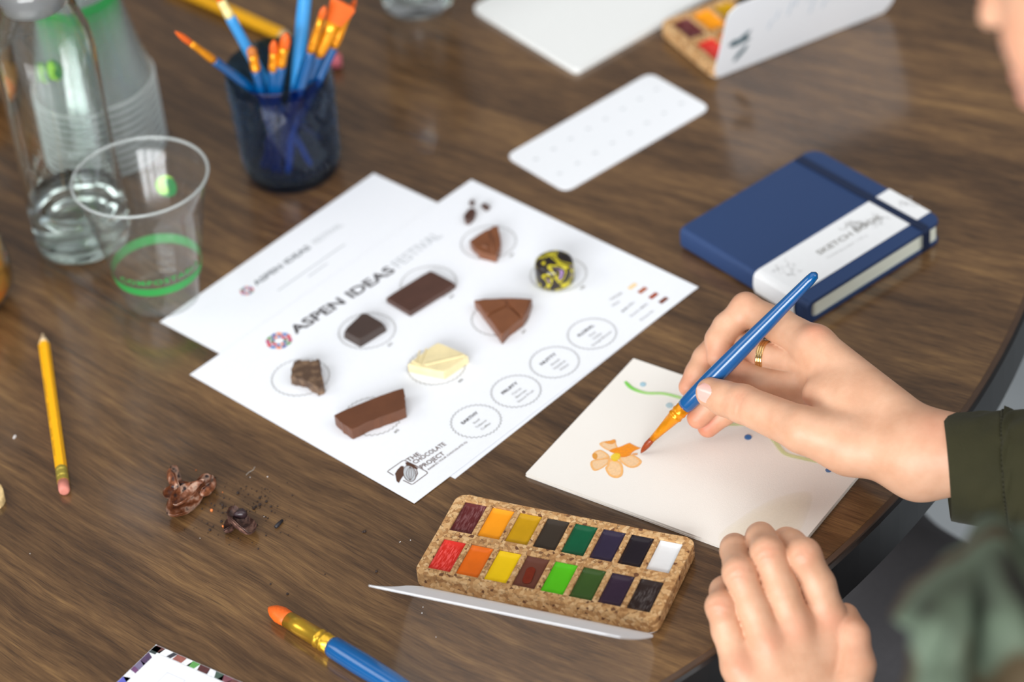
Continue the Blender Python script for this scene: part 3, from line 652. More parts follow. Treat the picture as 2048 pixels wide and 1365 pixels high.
# ------------------------------------------------------------------ sketchbook
NBZ = .018
q = [np.array(P(u, w, NBZ)[:2]) for u, w in ((1364, 463), (1624, 594), (1882, 450), (1613, 297))]
c0 = sum(q) / 4; ex = (q[2] - q[1] + q[3] - q[0]); ex /= np.linalg.norm(ex); ey = np.array([-ex[1], ex[0]])
NW = .5 * (np.linalg.norm(q[2] - q[1]) + np.linalg.norm(q[3] - q[0])) ; NH = .5 * (np.linalg.norm(q[1] - q[0]) + np.linalg.norm(q[3] - q[2]))
c0 = c0 + ex * .0022; NW += .0052
nb = thing('sketchbook', (c0[0], c0[1], 0), math.atan2(ex[1], ex[0]), 'closed navy blue sketchbook with a white paper belly band and elastic strap', 'notebook')
t = NT('navy_cloth'); v = t.coord(); t.set(Base_Color=t.ramp(t.noise(v, 1500, 2), [(.3, rgb(30, 54, 96)), (.7, rgb(40, 66, 110))]), Roughness=.62); t.bump(t.noise(v, 2500, 2), .3, .0003); NAVY = t.m
BAND = mat('band_paper', (.88, .89, .90, 1), .6, .01); PAGES = None
t = NT('book_pages'); v = t.coord(scale=(1, 1, 60)); t.set(Base_Color=t.ramp(t.noise(v, 60, 2), [(.3, rgb(232, 238, 220)), (.7, rgb(248, 250, 236))]), Roughness=.8); PAGES = t.m
def qq(u0, u1, w0, w1): return None
def loc_rect(x0, x1, y0, y1, r=(0, 0, 0, 0)):
    return rrect((x0 + x1) / 2, (y0 + y1) / 2, x1 - x0, y1 - y0, max(r), 0, 5)
# in the book's frame: spine at x=-NW/2, near long edge at y=-NH/2
def cover(z0, z1, name):
    pts = []
    for sx, sy, a0, r in ((1, 1, 0, .008), (-1, 1, 90, .0012), (-1, -1, 180, .0012), (1, -1, 270, .008)):
        for k in range(6):
            a = math.radians(a0 + 18 * k); pts.append((sx * (NW / 2 - r) + r * math.cos(a), sy * (NH / 2 - r) + r * math.sin(a)))
    bm = prism(pts, z0, z1, .0009, 2); obj(name, bm, NAVY, nb, world=False)
cover(.0002, .0026, 'back_cover'); cover(NBZ - .0026, NBZ, 'front_cover')
V = []; F = []; ns = 12
for i in range(ns + 1):
    a = math.pi / 2 + math.pi * i / ns; zc = NBZ / 2; ra = .0045; rz_ = NBZ / 2 - .0002
    for y_ in (-NH / 2, NH / 2): V.append((-NW / 2 + .0015 + ra * math.cos(a), y_, zc + rz_ * math.copysign(abs(math.sin(a)) ** .45, math.sin(a))))
    for y_ in (-NH / 2, NH / 2): V.append((-NW / 2 + .0030 + (ra - .002) * math.cos(a), y_, zc + (rz_ - .0022) * math.sin(a)))
for i in range(ns):
    a = i * 4; F += [(a, a + 4, a + 5, a + 1), (a + 2, a + 3, a + 7, a + 6), (a, a + 2, a + 6, a + 4), (a + 1, a + 5, a + 7, a + 3)]
obj('spine', (V, F), NAVY, nb, world=False, smooth=False)
obj('page_block', prism(loc_rect(-NW / 2 + .004, NW / 2 - .0035, -NH / 2 + .0016, NH / 2 - .0016, (.003,)), .0027, NBZ - .0027), PAGES, nb, world=False)
def w2nb(u, w, z=NBZ):
    p = np.array(P(u, w, z)[:2]) - c0; return p @ ex, p @ ey
# belly band across the book, wraps front and spine
by = [w2nb(1508, 540)[1], w2nb(1760, 400)[1]]; y0b = w2nb(1598, 575)[1]; yb1 = w2nb(1505, 541)[1]
yA = (w2nb(1600, 588)[1] + w2nb(1818, 452)[1]) / 2; yB = (w2nb(1512, 538)[1] + w2nb(1758, 398)[1]) / 2
xe = NW / 2 + .0004; prof = [(xe - .001, NBZ * .4), (xe, NBZ * .9), (xe - .0006, NBZ + .0004), (-NW / 2 + .0015, NBZ + .0005), (-NW / 2 - .0016, NBZ - .0001), (-NW / 2 - .0034, NBZ - .0022), (-NW / 2 - .0040, NBZ - .006), (-NW / 2 - .0042, NBZ * .5), (-NW / 2 - .0038, .005), (-NW / 2 - .0026, .0014), (-NW / 2 - .001, .0004)]
V = []; F = []
for i, (x, z) in enumerate(prof):
    for y_ in (yA, yB): V.append((x, y_, z))
for i in range(len(prof) - 1): F.append((2 * i, 2 * i + 1, 2 * i + 3, 2 * i + 2))
bb = obj('belly_band', (V, F), BAND, nb, world=False, label='white paper band with a grey pencil drawing')
md = bb.modifiers.new('th', 'SOLIDIFY'); md.thickness = .0003; md.offset = 1
BG = mat('band_ink', rgb(150, 148, 144), .7, .3); BG2 = mat('band_ink_pale', rgb(196, 196, 196), .7, .3)
def nb2w(x, y): return c0 + ex * x + ey * y
zt = NBZ + .0009
a_ = P(1640, 512, NBZ)[:2]; b_ = P(1768, 436, NBZ)[:2]
ob = text_on('band_title', 'SKETCH BOOK', a_, b_, .0050, zt, BG, nb, .02); 
ob = text_on('band_line', 'drawing paper 130 g', P(1655, 520, NBZ)[:2], P(1735, 474, NBZ)[:2], .0022, zt, BG2, nb, 0)
def scribble(pxc, rx, ry, n, m, seed):
    r = random.Random(seed)
    for k in range(n):
        a = r.uniform(0, 6.28); p = [(pxc[0] + rx * math.cos(a) * r.uniform(.2, 1), pxc[1] + ry * math.sin(a) * r.uniform(.2, 1))]
        for j in range(5): p.append((p[-1][0] + r.uniform(-8, 8), p[-1][1] + r.uniform(-6, 5)))
        o = stroke('pencil_drawing', p, .0004, m, nb, zt, NBZ)
scribble((1572, 542), 26, 14, 12, BG2, 1); scribble((1712, 452), 16, 10, 12, BG, 2); scribble((1745, 445), 28, 12, 8, BG2, 3); scribble((1818, 408), 14, 7, 6, BG2, 4)
# elastic strap parallel to the spine, near the opening edge
sx_ = (w2nb(1595, 312)[0] + w2nb(1845, 462)[0]) / 2; xs_ = sx_
STRAP = mat('navy_elastic', rgb(10, 30, 62), .7, .15, 1500)
sw = .0065; prof = [(-NH / 2 - .0006, .0002), (-NH / 2 - .0009, .003), (-NH / 2 - .0009, NBZ - .002), (-NH / 2 + .0008, NBZ + .0010), (NH / 2 - .0008, NBZ + .0010), (NH / 2 + .0009, NBZ - .002), (NH / 2 + .0009, .003), (NH / 2 + .0006, .0002)]
V = []; F = []
for y_, z_ in prof: V += [(xs_ - sw / 2, y_, z_), (xs_ + sw / 2, y_, z_)]
for i in range(len(prof) - 1): F.append((2 * i, 2 * i + 1, 2 * i + 3, 2 * i + 2))
st_ = obj('elastic_strap', (V, F), STRAP, nb, world=False); md = st_.modifiers.new('th', 'SOLIDIFY'); md.thickness = .0008; md.offset = -1
# ------------------------------------------------------------------ swatch card and blank pad, far side
q = [P(u, w, .001)[:2] for u, w in ((1010, 312), (1300, 145), (1422, 215), (1131, 384))]
sw_ = thing('swatch_card', (*(sum(np.array(x) for x in q) / 4), 0), math.atan2(*(q[1] - q[0])[::-1]), 'narrow white card with rounded corners and faint marks, lying alone', 'card')
obj('card', prism(rquad(q, .009), .0002, .001), CARD, sw_)
for i in range(8):
    for j in range(2):
        t_ = (i + .7) / 8.4; s_ = .30 + .40 * j; p = (q[0] * (1 - t_) + q[1] * t_) * (1 - s_) + (q[3] * (1 - t_) + q[2] * t_) * s_
        r_ = random.Random(i * 2 + j); w_ = .0022
        flat('faint_mark', [p + [-w_, -.0006], p + [w_ * r_.uniform(.2, 1), -.0012], p + [w_, .0004], p + [0, w_ * .7], p + [-w_ * .5, .0004]], .0012, mat('faint_ink', rgb(205, 209, 213), .7, .01), sw_)
cq = P(1152, 141, .0045)[:2]; a = P(945, 14, .0045)[:2]; b = P(1410, -7, .0045)[:2]; ea = (a - cq) / np.linalg.norm(a - cq); eb = (b - cq) / np.linalg.norm(b - cq)
pd = thing('blank_pad', (cq[0], cq[1], 0), math.atan2(*eb[::-1]), 'blank white drawing pad at the top edge, no marks on it', 'paper pad')
WP = mat('warm_white_paper', (.84, .85, .83, 1), .75, .01)
for k in range(6):
    j = random.uniform(0, .0006); pts = rquad([cq + eb * j, cq + eb * .20, cq + eb * .20 + ea * .13, cq + ea * .1285], .006); obj('paper_leaf', prism(pts, .0002 + k * .00073, .0009 + k * .00073), WP, pd)
# bottom-left card with colourful torn border
q = [np.array(P(u, w, .001)[:2]) for u, w in ((312, 1290),)][0]; ea = np.array(P(232, 1368)[:2]) - q; eb = np.array(P(485, 1368)[:2]) - q; ea /= np.linalg.norm(ea); eb /= np.linalg.norm(eb)
ea = ea - eb * (ea @ eb) * .5; ea /= np.linalg.norm(ea)
bc_ = thing('bordered_card', (q[0], q[1], 0), math.atan2(*eb[::-1]), 'white card with a colourful painted border, cut off at the bottom edge', 'card')
obj('card', prism([q, q + eb * .16, q + eb * .16 + ea * .11, q + ea * .11], .0002, .0010), CARD, bc_)
inn = [q + ea * .006 + eb * .006, q + eb * .154 + ea * .006, q + eb * .154 + ea * .104, q + eb * .006 + ea * .104]
obj('white_panel', prism(rquad(inn, .004), .00102, .0013), CARD, bc_)
cl = [(104, 64, 60), (240, 240, 240), (60, 60, 66), (150, 90, 80), (240, 240, 235), (96, 160, 84), (84, 44, 44), (235, 235, 240), (70, 90, 78), (120, 70, 80)]; cl2 = [(56, 66, 66), (80, 60, 90), (120, 110, 140), (110, 70, 110), (235, 235, 245), (98, 100, 190), (90, 92, 180), (90, 95, 185)]
for side, (o0, dr, cr, cs_) in enumerate(((q, eb, ea, cl), (q, ea, eb, cl2))):
    pos = .001
    for k in range(18):
        w_ = random.uniform(.003, .009); c_c = cs_[k % len(cs_)]; sl = random.uniform(-.003, .003)
        if pos + w_ > .10: break
        flat('border_patch', [o0 + dr * pos + cr * .0003, o0 + dr * (pos + w_) + cr * .0003, o0 + dr * (pos + w_ + sl) + cr * .0052, o0 + dr * max(0, pos + sl) + cr * .0052], .00115, mat('border_%d_%d' % (c_c[0], c_c[1]), rgb(*c_c), .6, .15), bc_); pos += w_
for k in range(3):
    fr = inn[0] + eb * (.016 + .019 * k) + ea * .010; pts = [fr, fr + eb * .014, fr + eb * .014 + ea * .024, fr + ea * .024]
    for i in range(4):
        a, b = pts[i], pts[(i + 1) % 4]; n_ = np.array([-(b - a)[1], (b - a)[0]]); n_ = n_ / np.linalg.norm(n_) * .0002; flat('box_line', [a - n_, b - n_, b + n_, a + n_], .0014, mat('faint_line', rgb(205, 205, 215), .7), bc_)
# ------------------------------------------------------------------ pencils and brushes
YEL = mat('pencil_yellow', rgb(255, 182, 8), .32, .03); WOODP = mat('pencil_wood', rgb(226, 200, 160), .7, .12, 500); LEAD = mat('graphite', rgb(70, 68, 70), .4)
GOLD = mat('gold_ferrule', rgb(235, 185, 60), .28, .08, 200, Metallic=.85); ERAS = mat('pink_eraser', rgb(206, 128, 112), .7, .1, 200); BRASS = mat('pencil_ferrule', rgb(222, 200, 90), .3, .1, 200, Metallic=.8)
ORF = mat('orange_ferrule', rgb(236, 150, 20), .25, .1, 150, Metallic=.5); BLUE = mat('blue_lacquer', rgb(0, 80, 138), .22, .03, 50, Coat_Weight=.4); LBLUE = mat('light_blue_lacquer', rgb(60, 150, 215), .25, .04, 50, Coat_Weight=.3)
BRIS = mat('orange_bristle', rgb(228, 98, 20), .5, .15, 900); BRIS2 = mat('wet_bristle', rgb(150, 60, 14), .3, .3, 900)
def frame(a, b):
    d = np.array(b, float) - np.array(a, float); return d / np.linalg.norm(d)
def pencil(a, b, r, label, cone=.012, tipm=None, eraser=True, marks=False):
    a = np.array(a, float); b = np.array(b, float); d = frame(a, b); L = np.linalg.norm(b - a)
    t_ = thing('pencil', ((a + b) / 2)[:2].tolist() + [0], math.atan2(d[1], d[0]), label, 'pencil')
    e1 = L - (.023 if eraser else 0)
    obj('painted_shaft', tube([a + d * cone, a + d * e1], [r, r], 6), YEL, t_)
    obj('sharpened_wood', tube([a + d * .003, a + d * (cone + .0005)], [r * .28, r * .96], 12), WOODP, t_, smooth=True)
    obj('lead', tube([a, a + d * .0035], [r * .1, r * .3], 10), tipm or WOODP, t_, smooth=True)
    if eraser:
        pr = [(0, 1.0), (.002, 1.06), (.003, 1.06), (.004, .98), (.005, 1.06), (.009, 1.06), (.010, .98), (.011, 1.06), (.014, 1.05)]
        obj('ferrule', tube([a + d * (e1 - .0006 + x) for x, _ in pr], [r * .98 * y for _, y in pr], 18), BRASS, t_, smooth=False)
        obj('eraser', tube([a + d * (e1 + .013), a + d * (L - .002), a + d * (L - .0004), a + d * L], [r * .95, r * .96, r * .85, r * .55], 18), ERAS, t_, smooth=True)
    if marks:
        side = np.cross(d, [0, 0, 1.]); side /= np.linalg.norm(side)
        if side[0] > 0: side = -side
        up_ = np.array([0, 0, 1.]); rr = random.Random(3); V = []; F = []
        nrm = side * math.cos(math.radians(30)) + up_ * math.sin(math.radians(30)); tan = np.cross(nrm, d)
        for k in range(34):
            x = .052 + k * .0025 + rr.uniform(0, .0005)
            if k in (9, 10, 19, 20, 21, 26): continue
            c = a + d * x + nrm * (r * .866 + .00008)
            for s in range(2):
                c2 = c + d * s * .0009; o_ = len(V); w_ = .0004; h_ = rr.uniform(.0006, .001)
                V += [c2 - tan * h_, c2 - tan * h_ + d * w_, c2 + tan * h_ + d * w_, c2 + tan * h_]; F.append((o_, o_ + 1, o_ + 2, o_ + 3))
        obj('stamped_marks', (V, F), mat('stamp_dark', rgb(70, 52, 22), .6), t_)
    return t_
pencil(P(85, 668, .0036), P(129, 984, .0036), .0039, 'yellow hexagonal pencil with a worn pink eraser, lying at the left', marks=True)
pencil(P(584, 79, .0052), P(330, -34, .0052), .0050, 'thick yellow pencil lying behind the glass of brushes', cone=.010, eraser=False)
def brush(T, E, fb, ff, rb, rf, rh, label, hm=None, bm_=None, fm=None, flatw=None, group=None, taper=.55, bend=None, fan=False):
    """T bristle tip, E handle end; fb, ff distances of bristle root and ferrule end from the tip"""
    T = np.array(T, float); E = np.array(E, float); d = frame(T, E); L = np.linalg.norm(E - T)
    o = thing('paint_brush', ((T + E) / 2)[:2].tolist() + [min(T[2], E[2])], math.atan2(d[1], d[0]), label, 'paint brush', group)
    f_ = flatw or 1.0; up_ = np.array([0, 0, 1.])
    bp = [(0, .12), (.12, .45), (.3, .8), (.6, 1.05), (.85, 1.02), (1.05, .95)]
    pts = [T + d * fb * x for x, _ in bp]
    if bend is not None: pts = [p + np.array(bend) * (1 - x) ** 2 for p, (x, _) in zip(pts, bp)]
    if fan:
        bp = [(0, .75), (.04, 1.05), (.15, 1.12), (.5, 1.0), (1.05, .72)]; th_ = .0020
        obj('bristles', tube([T + d * fb * x for x, _ in bp], [(rb * y, th_ * (.5 + .5 * x)) for x, y in bp], 20, flat=C2 - T), bm_ or BRIS, o)
        fp = [(0, rb * .72, th_), (.35, rb * .60, th_ * 1.3), (.7, rf * 1.05, rf), (.72, rf * 1.12, rf * 1.05), (.78, rf * 1.0, rf), (.8, rf * 1.08, rf * 1.04), (1, rf, rf)]; L1 = ff - fb
        obj('ferrule', tube([T + d * (fb + L1 * x) for x, _, _ in fp], [(a, b) for _, a, b in fp], 22, flat=C2 - T), fm or ORF, o, smooth=True)
    else: obj('bristles', tube(pts, [(rb * y * f_, rb * y / (f_ ** .5)) for _, y in bp], 16, flat=up_), bm_ or BRIS, o, smooth=True)
    L1 = ff - fb
    if not fan: fp = [(0, rb * f_, rb / f_ ** .5), (.3, rb * (.65 * f_ + .35) + (rf - rb) * .3, rb + (rf - rb) * .35), (.68, rf * .93, rf * .93), (.70, rf * 1.03, rf * 1.03), (.73, rf * 1.03, rf * 1.03), (.75, rf * .95, rf * .95), (.80, rf * .95, rf * .95), (.82, rf * 1.04, rf * 1.04), (.85, rf * 1.04, rf * 1.04), (.87, rf * .97, rf * .97), (1, rf, rf)]
    if not fan: obj('ferrule', tube([T + d * (fb + L1 * x) for x, _, _ in fp], [(a, b) for _, a, b in fp], 22, flat=up_), fm or ORF, o, smooth=True)
    LH = L - ff; hp = [(0, rf * 1.02), (.02, rf * 1.12), (.1, rh * .96), (.22, rh), (.45, rh * .92), (.75, rh * (taper + .12)), (.95, rh * taper), (.985, rh * taper * .85), (1.0, rh * taper * .35)]
    obj('handle', tube([T + d * (ff - .0004 + LH * x) for x, _ in hp], [r_ for _, r_ in hp], 22, flat=up_), hm or BLUE, o, smooth=True)
    return o
HT = P(1277, 907, .0042); HE = P(1634, 546, .126)
def on_brush(f): return HT + (HE - HT) * f
LB = np.linalg.norm(HE - HT)
brush(HT, HE, .0135, .0455, .0021, .0048, .0060, 'blue paint brush held in the right hand, its tip on the orange flower', bm_=BRIS2, taper=.58, bend=(0.0015, -.0002, .0))
TT = P(537, 1216, .0060); ED = P(940, 1462, .0062); brush(TT, ED, .0175, .056, .0050, .0062, .0074, 'blue paint brush with a gold ferrule, lying at the bottom of the frame', bm_=BRIS, fm=GOLD, flatw=1.12)
# ------------------------------------------------------------------ glass of brushes
GC = P(587, 338); GR_, GH = .0385, .092
NAVG = clear('navy_glass', (.30, .49, .68, 1), 1.5, .04); NAVB = clear('navy_bead_glass', (.84, .91, .97, 1), 1.45, .03)
gl = thing('hobnail_glass', (GC[0], GC[1], 0), 0, 'dark blue bumpy glass tumbler holding paint brushes', 'glass')
def rad(z): return .0345 + (.0385 - .0345) * z / GH
V, F = lathe([(.001, .0), (.030, .0), (.0335, .0015), (rad(.006), .006), (rad(GH), GH - .001), (GR_ - .0008, GH), (GR_ - .0018, GH - .0006), (rad(.010) - .0025, .012), (.03, .009), (.001, .009)], 64)
obj('tumbler_wall', (V, F), NAVG, gl, world=False, smooth=True)
cs_b = []; rs_b = []
for i in range(17):
    z = .011 + i * .0044; big = i in (2, 8, 13); n_ = 40 if big else 46
    for k in range(n_):
        a = 2 * math.pi * (k + .5 * (i % 2)) / n_; r_ = rad(z) + .0002; cs_b.append((r_ * math.cos(a), r_ * math.sin(a), z)); rs_b.append(.0021 if big else .00165)
obj('glass_beads', beads(cs_b, rs_b, 2), NAVB, gl, world=False, smooth=True, kind='stuff')
def glass_brush(tip, thr, fe, be, rb, rf, rh, label, zr=.094, zt=None, **k):
    Rm = P(thr[0], thr[1], zr); best = None
    for z in np.arange(.097, .26, .002):
        T = P(tip[0], tip[1], z); dv = (Rm - T) / (Rm[2] - T[2]); B_ = Rm + dv * (.013 - Rm[2]); q = np.hypot(*(B_ - GC)[:2])
        s = abs(q - .026) if q > .026 else 0
        # keep the handle inside the wall at the rim
        if best is None or s < best[0] - 1e-6: best = (s, T, B_, q)
    _, T, B_, q = best
    if q > .027:
        v_ = (B_ - GC)[:2]; B_ = np.array([*(GC[:2] + v_ / q * .027), .013])
    def fr(px):
        a = np.array(px, float) - tip; b = np.array(thr, float) - tip; f_ = (a @ b) / (b @ b); return f_ * np.linalg.norm(Rm - T)
    return brush(T, B_, fr(be), fr(fe), rb, rf, rh, label, group='brushes in the blue glass', **k)
glass_brush((350, 63), (497, 170), (425, 122), (378, 86), .0022, .0030, .0034, 'thin brush leaning farthest left out of the blue glass')
glass_brush((425, -30), (530, 162), (461, 32), (444, -2), .0030, .0036, .0040, 'light blue brush with a cream ferrule leaning up left out of the glass', hm=LBLUE, fm=mat('cream_ferrule', rgb(244, 222, 150), .35), zr=.088)
glass_brush((501, 93), (520, 172), (514, 140), (505, 108), .0036, .0036, .0036, 'short brush with a brown ferrule, third from the left in the glass', bm_=mat('brown_bristle', rgb(190, 110, 40), .6))
glass_brush((548, 80), (546, 172), (545, 140), (549, 104), .0030, .0034, .0038, 'thin brush standing low in the middle of the glass, left of a pair')
glass_brush((573, 66), (556, 172), (560, 132), (566, 92), .0038, .0034, .0038, 'brush with a wide orange tip in the middle of the glass, right of a pair')
glass_brush((622, -130), (594, 160), (617, -60), (620, -95), .0040, .0044, .0052, 'light blue brush rising straight up beyond the top edge', hm=LBLUE, zr=.09)
glass_brush((650, 12), (602, 166), (628, 104), (644, 34), .0026, .0034, .0046, 'thin brush just left of the flat brush in the glass')
glass_brush((688, 6), (612, 158), (635, 108), (672, 44), .0085, .0046, .0052, 'widest flat brush with a fan of orange bristles in the glass', fan=True, zr=.092)
glass_brush((712, -2), (640, 150), (664, 92), (700, 22), .0022, .0036, .0040, 'brush farthest right in the blue glass, behind the flat brush', zr=.092)
er = P(667, 122, .006); o = obj('pink_eraser', tube([er + [-.006, 0, 0], er + [-.005, 0, 0], er + [.005, 0, 0], er + [.006, 0, 0]], [.004, .0058, .0058, .004], 16), mat('rose_eraser', rgb(216, 110, 120), .7), smooth=True); solo(o, 'small pink eraser end showing behind the right side of the brush glass', 'eraser')
# ------------------------------------------------------------------ clear cups
SC.cycles.transparent_max_bounces = 96; SC.cycles.max_bounces = 14
PLA = clear('clear_plastic', (.965, .975, .97, 1), 1.6, .14, cloud=.025); PLR = clear('clear_plastic_rim', (.86, .88, .87, 1), 1.6, .15, cloud=.22)
t = NT('green_print'); v = t.coord(); mx = t.n('ShaderNodeMixShader'); tr = t.n('ShaderNodeBsdfTransparent'); mx.inputs[0].default_value = .78
t.set(Base_Color=rgb(40, 168, 78), Roughness=.5); t.l(tr.outputs[0], mx.inputs[1]); t.l(t.b.outputs[0], mx.inputs[2]); t.l(mx.outputs[0], t.out.inputs[0]); GRP = t.m
LIME = mat('lime_print', rgb(150, 215, 60), .5); DGR = mat('dark_green_print', rgb(10, 122, 50), .5)
STK = clear('stacked_plastic', (.96, .975, .97, 1), 1.6, .08, cloud=.09); STR = clear('stacked_rim', (.86, .88, .87, 1), 1.6, .15, cloud=.5)
RB, RT, HC = .0268, .0455, .104
def crad(z): return RB + (RT - RB) * (z - .004) / (HC - .004)
def make_cup(label, group=None, emblem_ang=90, text=True):
    c = thing('plastic_cup', (0, 0, 0), 0, label, 'cup', group)
    V, F = lathe([(.0005, .003), (RB - .006, .003), (RB - .003, .0005), (RB - .0005, .001), (RB, .004), (crad(.018), .018), (crad(.018) + .0003, .019), (crad(.086), .086), (crad(.086) + .0009, .087), (crad(.093) + .0009, .093), (crad(.094) + .0016, .0945), (RT + .0012, HC - .001)], 72)
    F = F[:-1]; obj('cup_wall', (V, F), PLA, c, world=False, smooth=True)
    V, F = lathe([(RT + .0012 + .0014 * math.cos(a), HC - .001 + .0014 * math.sin(a)) for a in np.linspace(0, 2 * math.pi, 9)[:-1]], 72, True); obj('rolled_rim', (V, F), PLR, c, world=False, smooth=True)
    V = []; F = []
    for k in range(40):
        a = 2 * math.pi * k / 40
        for z in (.045, .078): V.append(((crad(z) + .0004) * math.cos(a - .006), (crad(z) + .0004) * math.sin(a - .006), z)); V.append(((crad(z) + .0004) * math.cos(a + .006), (crad(z) + .0004) * math.sin(a + .006), z))
        F.append((4 * k, 4 * k + 1, 4 * k + 3, 4 * k + 2))
    obj('ribs', (V, F), PLA, c, world=False, kind='stuff')
    V = []; F = []; n_ = 72
    for k in range(n_):
        a = 2 * math.pi * k / n_
        for z in (.0235, .0305): V.append(((crad(z) + .0003) * math.cos(a), (crad(z) + .0003) * math.sin(a), z))
    for k in range(n_): j = (k + 1) % n_; F.append((2 * k, 2 * j, 2 * j + 1, 2 * k + 1))
    obj('green_band', (V, F), GRP, c, world=False, smooth=True)
    def wrap(name, pts, fc, m):
        V = []
        for s, z in pts:
            zz = .067 + z; r_ = crad(zz) + .0004; a = math.radians(emblem_ang) + s / r_; V.append((r_ * math.cos(a), r_ * math.sin(a), zz))
        obj(name, (V, fc), m, c, world=False)
    R = .0088
    def yin(sg):
        pts = [(R * math.cos(a), R * math.sin(a)) for a in np.linspace(math.pi / 2, math.pi * 1.5, 14)]
        pts += [(R / 2 * math.cos(a) * -1, -R / 2 + R / 2 * math.sin(a)) for a in np.linspace(-math.pi / 2, math.pi / 2, 9)][1:]
        pts += [(R / 2 * math.cos(a), R / 2 + R / 2 * math.sin(a)) for a in np.linspace(-math.pi / 2, math.pi / 2, 9)][1:-1]
        c_, s_ = math.cos(.9), math.sin(.9); return [(sg * (x * c_ - y * s_) * .94 + sg * .0004, sg * (x * s_ + y * c_) * .94) for x, y in pts]
    for sg, m in ((-1, LIME), (1, DGR)): p_ = yin(sg); wrap('leaf_emblem', p_, [tuple(range(len(p_)))], m)
    if text:
        V, F = text_mesh('COMPOSTABLE', .03, 1.2); w_ = V[:, 0].max(); W = []
        for x, y, _ in V:
            z = .0345 + y * .0062; a = math.radians(-80) + (x / w_ - .5) * 1.9; r_ = crad(z) + .0005; W.append((r_ * math.cos(a), r_ * math.sin(a), z))
        obj('lettering', (W, F), GRP, c, world=False)
    return c
cup = make_cup('empty clear plastic cup with a green band, standing alone by the white papers', emblem_ang=72); cp = P(326, 592); cup.location = (cp[0], cp[1], 0)
scp = P(208, 290)
st0 = make_cup('clear plastic cup inside the upside-down stack behind the bottle', 'upside-down stack of clear cups', emblem_ang=-60, text=False)
NS = 10
for k in range(NS):
    o = st0 if k == 0 else copy_tree(st0)
    o.rotation_euler = (math.pi, 0, .35 * k); [setattr(m_s, 'material', STK if ch.name.startswith('cup') else STR) for ch in o.children if ch.name.startswith(('cup_wall', 'rolled_rim')) for m_s in ch.material_slots]; o.location = (scp[0], scp[1], HC + .001 + k * .0064)
    o_l = None
    if k == NS - 1: o['label'] = 'topmost clear cup of the upside-down stack behind the bottle'
    if 0 < k < NS - 1: o['label'] = 'clear plastic cup among the middle of the upside-down stack behind the bottle'
    pass
# ------------------------------------------------------------------ thick glassware
def glass_bsdf(name, tint, ior=1.48, rough=0.0):
    t = NT(name); t.set(Base_Color=tint, Transmission_Weight=1.0, Roughness=rough, IOR=ior); return t.m
GLS = glass_bsdf('bottle_glass', (.965, 1, .985, 1)); WAT = glass_bsdf('water', (.97, .995, .99, 1), 1.33); MET = mat('brushed_steel', rgb(235, 234, 236), .3, .05, 50, Metallic=.5)
TEA = glass_bsdf('amber_tea', (.95, .66, .30, 1), 1.33)
bp_ = P(168, 478); bt = thing('water_bottle', (bp_[0], bp_[1], 0), 0, 'tall clear glass bottle with a little water and a steel neck', 'bottle')
V, F = lathe([(.0005, .004), (.024, .0025), (.030, 0), (.0335, .002), (.0348, .008), (.0352, .03), (.0350, .10), (.0352, .160), (.0335, .178), (.0285, .194), (.0255, .203), (.0248, .207), (.0252, .212), (.0235, .216), (.0225, .222), (.0205, .222), (.0208, .208), (.026, .190), (.0310, .175), (.0328, .158), (.0326, .03), (.0318, .012), (.026, .009), (.0005, .0095)], 72)
obj('glass_body', (V, F), GLS, bt, world=False, smooth=True)
V, F = lathe([(.0005, .0093), (.026, .0088), (.0319, .0118), (.0327, .030), (.0327, .041), (.0305, .0408), (.0005, .0408)], 64); obj('water', (V, F), WAT, bt, world=False, smooth=True)
V, F = lathe([(.0205, .200), (.0218, .2235), (.0218, .262), (.0205, .266), (.0005, .267), (.0005, .200)], 64); obj('steel_neck', (V, F), MET, bt, world=False, smooth=True)
tp = P(836, 6); tb = thing('water_tumbler', (tp[0], tp[1], 0), 0, 'clear drinking glass at the top edge, only its thick bottom showing', 'glass')
V, F = lathe([(.0005, .003), (.019, .001), (.0245, 0), (.0272, .003), (.0283, .012), (.034, .11), (.0325, .11), (.0268, .018), (.022, .013), (.0005, .012)], 64); obj('tumbler_glass', (V, F), GLS, tb, world=False, smooth=True)
V, F = lathe([(.0005, .0119), (.022, .0129), (.0269, .0178), (.0305, .06), (.0005, .06)], 48); obj('water', (V, F), WAT, tb, world=False, smooth=True)
jp = P(-76, 608); jr = thing('tea_jar', (jp[0], jp[1], 0), 0, 'round-bottomed glass of amber drink with orange fruit, cut off at the left edge', 'glass')
V, F = lathe([(.0005, .001), (.022, 0), (.034, .004), (.0400, .016), (.0405, .030), (.037, .055), (.032, .085), (.029, .115), (.0278, .115), (.031, .085), (.0358, .055), (.039, .030), (.0385, .017), (.033, .006), (.02, .003), (.0005, .003)], 64); obj('jar_glass', (V, F), clear('jar_clear', (.93, .95, .93, 1), 1.5, .04), jr, world=False, smooth=True)
V, F = lathe([(.0005, .0032), (.02, .0032), (.033, .0062), (.0384, .017), (.0389, .030), (.0362, .050), (.0005, .050)], 48)
t = NT('drink'); v = t.coord(); t.set(Base_Color=t.ramp(t.noise(v, 42, 3), [(.35, rgb(150, 96, 34)), (.5, rgb(196, 140, 60)), (.58, rgb(226, 112, 30)), (.68, rgb(230, 150, 40))]), Roughness=.25); obj('amber_drink', (V, F), t.m, jr, world=False, smooth=True)
for k, (x, y, z) in enumerate(((.026, -.012, .018), (.030, .002, .036), (.018, -.026, .026))):
    obj('fruit_piece', beads([(x, y, z)], .0085, 2), mat('orange_fruit', rgb(228, 104, 30), .4, .2, 100), jr, world=False, smooth=True)
lp = P(-62, 196); lg = thing('small_glass', (lp[0], lp[1], 0), 0, 'glass with an orange drink, barely showing at the left edge behind the bottle', 'glass')
